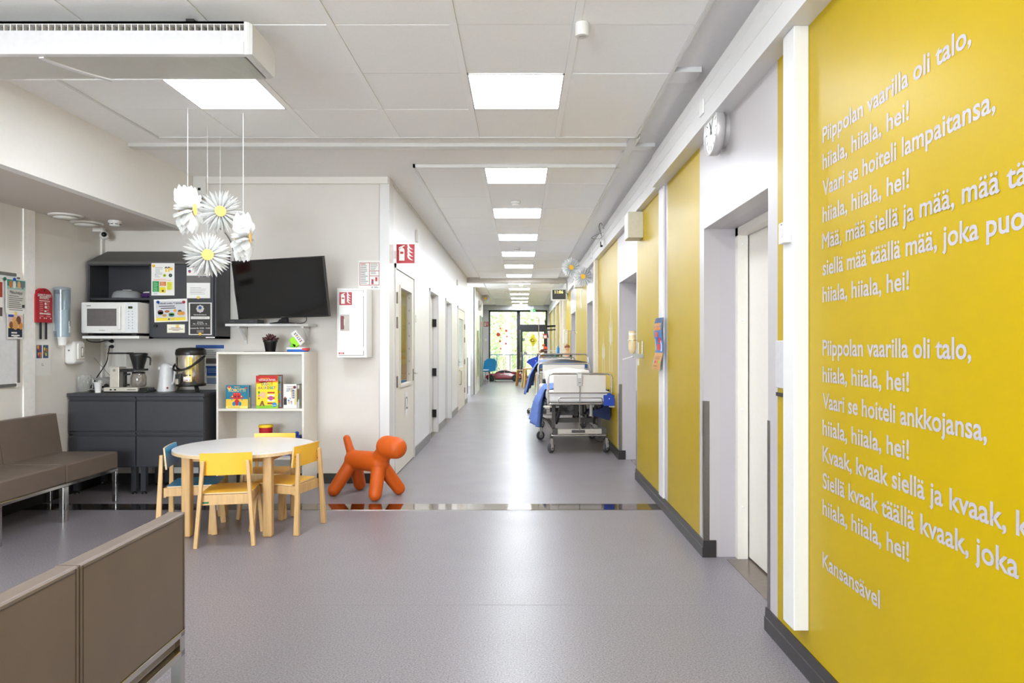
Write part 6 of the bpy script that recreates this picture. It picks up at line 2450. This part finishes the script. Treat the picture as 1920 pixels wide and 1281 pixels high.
B(-.30, .45, -.18, .18, 1.14, 1.165, mat('shelf_grey', (190, 188, 184), .4)).build('board', sh)
for x in (-.30, .43):
    B(x, x + .02, -.18, .18, 0, 1.14, M_TRIM).build('side_panel', sh)
B(-.3, .45, .17, .18, .2, 1.14, M_TRIM).build('back_panel', sh)
GT = 'toys on the play shelf'
for k, (x, z_, c, lb) in enumerate(((-.24, 1.0, (200, 30, 90), 'pink toy block on the lower board of the play shelf'), (-.13, 1.0, (226, 80, 50), 'orange-red toy block on the lower board of the play shelf'),
                                    (.06, 1.0, (50, 110, 190), 'blue toy block on the lower board of the play shelf'), (.22, 1.0, (40, 150, 180), 'turquoise toy block on the lower board of the play shelf'), (.36, 1.0, (226, 180, 140), 'peach toy block on the lower board of the play shelf'))):
    t = thing('toy_block', lb, 'toy', (.72 + x, 18.9, z_), 0, GT)
    s = MB().box(-.05, .05, -.04, .04, 0, .07, pc(*c))
    s.build('body', t, bevel=.006)
    MB().lathe([(.025, .07), (.025, .10), (.01, .11)], pc(min(255, c[0] + 30), min(255, c[1] + 60), c[2]), n=12).build('knob', t)
t = thing('toy_animal', 'small orange toy animal on a ledge near the end window', 'toy', P(1022.5, 653, 19.6) + Vector((0, 0, -.05)), 0)
MB().sphere((0, 0, .06), .05, pc(226, 84, 50), sc=(1.2, .8, .8)).sphere((-.05, 0, .14), .035, pc(226, 84, 50)).tube([(-.03, 0, .08), (-.05, 0, .14)], .025, pc(226, 84, 50)).build('body', t)
for x in (-.04, .05):
    MB().tube([(x, 0, .05), (x, 0, 0)], .014, pc(210, 70, 40)).build('leg', t)
t = thing('wall_ledge', 'white little ledge under the orange toy animal near the end window', 'ledge', P(1026, 656, 19.6) + Vector((0, 0, -.02)), 0)
B(-.14, .3, -.1, .1, -.02, 0, M_TRIM).build('board', t)
t = thing('toy_train', 'dark brown toy on top of the play shelf', 'toy', (.62, 19.0, 1.165), 0)
MB().box(-.11, .11, -.05, .05, .02, .07, pc(84, 40, 36)).box(-.08, .02, -.04, .04, .07, .11, pc(70, 34, 34)).build('body', t)
for x in (-.07, .07):
    MB().lathe([(.025, -.055), (.025, .055)], M_BLACK, c=(x, 0, .025), n=12, M=Mx).build('wheel', t)
t = thing('toy_bottle', 'small blue bottle on top of the play shelf', 'bottle', (1.03, 19.0, 1.165), 0)
MB().lathe([(.04, 0), (.04, .14), (.015, .17), (.015, .2)], pc(40, 120, 200), n=14).build('body', t)
t = thing('doll', 'brown-haired doll standing behind the farther bed by the yellow wall', 'doll', (1.035, 15.3, 1.19), 0)
m_skin, m_hair = pc(226, 170, 130), pc(140, 84, 40)
MB().sphere((0, 0, .13), .055, m_skin, sc=(.9, .9, 1.1)).tube([(0, 0, .02), (0, 0, .08)], [.03, .022], m_skin).tube([(0, 0, -.10), (0, 0, .03)], [.06, .05], m_skin).build('body', t)
MB().sphere((0, .012, .155), .064, m_hair, sc=(1, 1, .8)).build('hair', t)
t2 = thing('bedside_cabinet', 'pale cabinet by the yellow wall carrying the doll, behind the farther bed', 'cabinet', (1.02, 15.35, 0), 0)
B(-.16, .14, -.2, .2, .02, 1.09, M_PANEL).build('body', t2, bevel=.006)
B(-.15, .13, -.215, -.2, .1, 1.0, M_PANEL).build('door', t2)
plate('soap_dispenser', 'white dispenser on the post above the doll on the yellow wall', 'dispenser', (XR - .02, 17.0, 1.6), RW, .12, .35, .1)
plate('wall_box', 'small beige box under the trunking by the corridor display', 'speaker box', (XR, 13.0, 2.60), RW, .3, .26, .16)
plate('wall_label', 'small pink and white notice high on the yellow wall past the daisies', 'notice', (XR, 13.3, 2.27), RW, .16, .34, .004)

# ================================================================== ROOM BEHIND DOOR 12
t = thing('wall_cabinet', 'white shelf unit in the room behind the glazed door', 'shelf unit', (-1.92, 10.2, 0))
B(-.45, .45, -.2, .2, 0, .86, M_PLAST).build('body', t, bevel=.004)
B(-.42, -.02, -.215, -.2, .08, .8, mat('drawer_grey', (190, 190, 188), .4)).build('drawer', t)
B(.02, .42, -.215, -.2, .08, .8, mat('drawer_grey', (190, 190, 188), .4)).build('drawer', t)
t = thing('cardboard_box', 'tan cardboard box on the white unit behind the glazed door', 'box', (-1.86, 10.2, .86))
B(-.22, .22, -.15, .15, 0, .22, mat('cardboard', (196, 156, 100), .8, vary=.1)).build('body', t)
t = thing('desk_chair', 'blue chair in the room behind the glazed door', 'chair', (-1.62, 9.0, 0))
B(-.2, .2, -.2, .2, .42, .47, m_sh).build('seat', t, bevel=.02)
B(-.2, .2, .16, .2, .55, .9, m_sh).build('backrest', t, bevel=.015)
MB().tube([(0, 0, .05), (0, 0, .42)], .025, M_STEEL).build('column', t)
s = MB()
for k in range(5):
    s.bar((0, 0, .06), (.25 * math.cos(1.256 * k), .25 * math.sin(1.256 * k), .03), .035, .03, M_BLACK)
s.build('base', t)
ceil2 = thing('ceiling_light', 'added unseen ceiling light panel of the room behind the glazed door', 'ceiling light', (-2.6, 9.2, 2.68), 0, 'square ceiling light panels')  # unseen panel put in to light the room behind the door glass
B(-.3, .3, -.3, .3, 0, .018, M_TRIM).build('frame', ceil2)
B(-.28, .28, -.28, .28, -.006, 0, M_GLOW).build('diffuser', ceil2)

# ================================================================== OUTSIDE THE END WINDOW
t = thing('terrace_railing', 'grey-blue steel railing on the terrace outside the end window', 'railing', (0, 29.4, -.04))
m_ra = mat('railing_grey', (120, 134, 150), .45, .3)
B(-2.2, 2.4, -.02, .02, 1.02, 1.06, m_ra).build('top_rail', t)
B(-2.2, 2.4, -.015, .015, .12, .15, m_ra).build('bottom_rail', t)
for k in range(9):
    x = -2.16 + k * .56
    B(x - .02, x + .02, -.02, .02, 0, 1.02, m_ra).build('post', t)
s = MB()
for k in range(46):
    x = -2.15 + k * .1
    s.box(x - .004, x + .004, -.004, .004, .15, 1.02, m_ra)
s.build('bars', t)

m_bark = mat('pine_bark', (206, 176, 156), .9, vary=.3, scale=8, bump=.6, bscale=20)
m_leaf = mat('leaf_green', (160, 188, 124), .6, vary=.35, scale=1.2)
m_leaf2 = mat('leaf_pale', (204, 216, 176), .6, vary=.35, scale=1.2)
TL = ['slender pine tree outside the end window', 'stout pine tree outside the end window', 'young leafy tree outside the end window']
TP = [(-.62, 31.8, .16, 0), (.95, 33.5, .13, 0), (-2.1, 35, .16, 1), (.3, 36, .14, 0), (2.2, 36, .18, 1), (-1.1, 38, .14, 0), (1.5, 40, .16, 0), (-3.2, 40, .2, 1), (3.4, 42, .2, 1), (.5, 44, .17, 0),
      (-1.7, 33.2, .05, 2), (1.7, 34.5, .05, 2), (-.1, 34.6, .05, 2), (-2.9, 37.5, .05, 2), (3.0, 39, .05, 2), (-.3, 41, .05, 2), (1.6, 45, .06, 2), (-3.6, 46, .06, 2), (4.6, 46, .06, 2), (-1.2, 48, .06, 2)]
SIDE = ['seen through the tall pane just past the railing', 'seen past the edge of the door glass', 'beyond the window frame on the blue chair side', 'seen through the door glass', 'beyond the frame on the bed side', 'seen through the middle of the tall pane', 'seen through the transom light',
        'distant, beyond the frame on the chair side', 'distant, beyond the frame on the bed side', 'distant, behind the mullion', 'low behind the railing on the chair side', 'low behind the railing on the bed side', 'low behind the mullion', 'in the middle distance on the chair side',
        'in the middle distance on the bed side', 'in the middle distance behind the tall pane', 'distant, behind the door glass', 'distant, on the chair side', 'distant, on the bed side', 'distant, behind the tall pane']
for k, (x, y, rr, kind) in enumerate(TP):
    t = thing('pine_tree' if kind < 2 else 'leafy_tree', TL[kind] + ', ' + SIDE[k], 'tree', (x, y, -1.5), 0, 'trees outside the end window')
    r = random.Random(50 + k)
    h = 13 if kind < 2 else 6.5
    pts = [(r.uniform(-.05, .05) * q, r.uniform(-.05, .05) * q, h * q / 6) for q in range(7)]
    MB().tube(pts, [rr * (1 - .09 * q) for q in range(7)], m_bark, n=12).build('trunk', t)
    s = MB()
    n = 700 if kind < 2 else 1900
    for q in range(n):
        if kind < 2:
            zc = r.uniform(3.8, 12)
            R0 = 1.5
        else:
            zc = r.uniform(.5, 6.6)
            R0 = 1.35 * math.sin(PI * min(1, max(.12, zc / 7.2))) + .3
        an, rd_ = r.uniform(0, 2 * PI), R0 * math.sqrt(r.random())
        c = Vector((rd_ * math.cos(an), rd_ * math.sin(an), zc))
        d = Vector((r.gauss(0, 1), r.gauss(0, 1), r.gauss(0, 1))).normalized()
        e = d.orthogonal().normalized()
        f = d.cross(e)
        L_ = r.uniform(.05, .11)
        s.add([c - e * L_, c + f * L_ * .5 + d * .01, c + e * L_, c - f * L_ * .5 + d * .01], [(0, 1, 2, 3)], m_leaf if r.random() < .5 else m_leaf2)
    s.build('foliage', t)['kind'] = 'stuff'
    if kind < 2:
        MB().lathe([(rr * 1.5, -.05), (rr * 1.1, .25)], m_bark, n=12).build('root_flare', t)
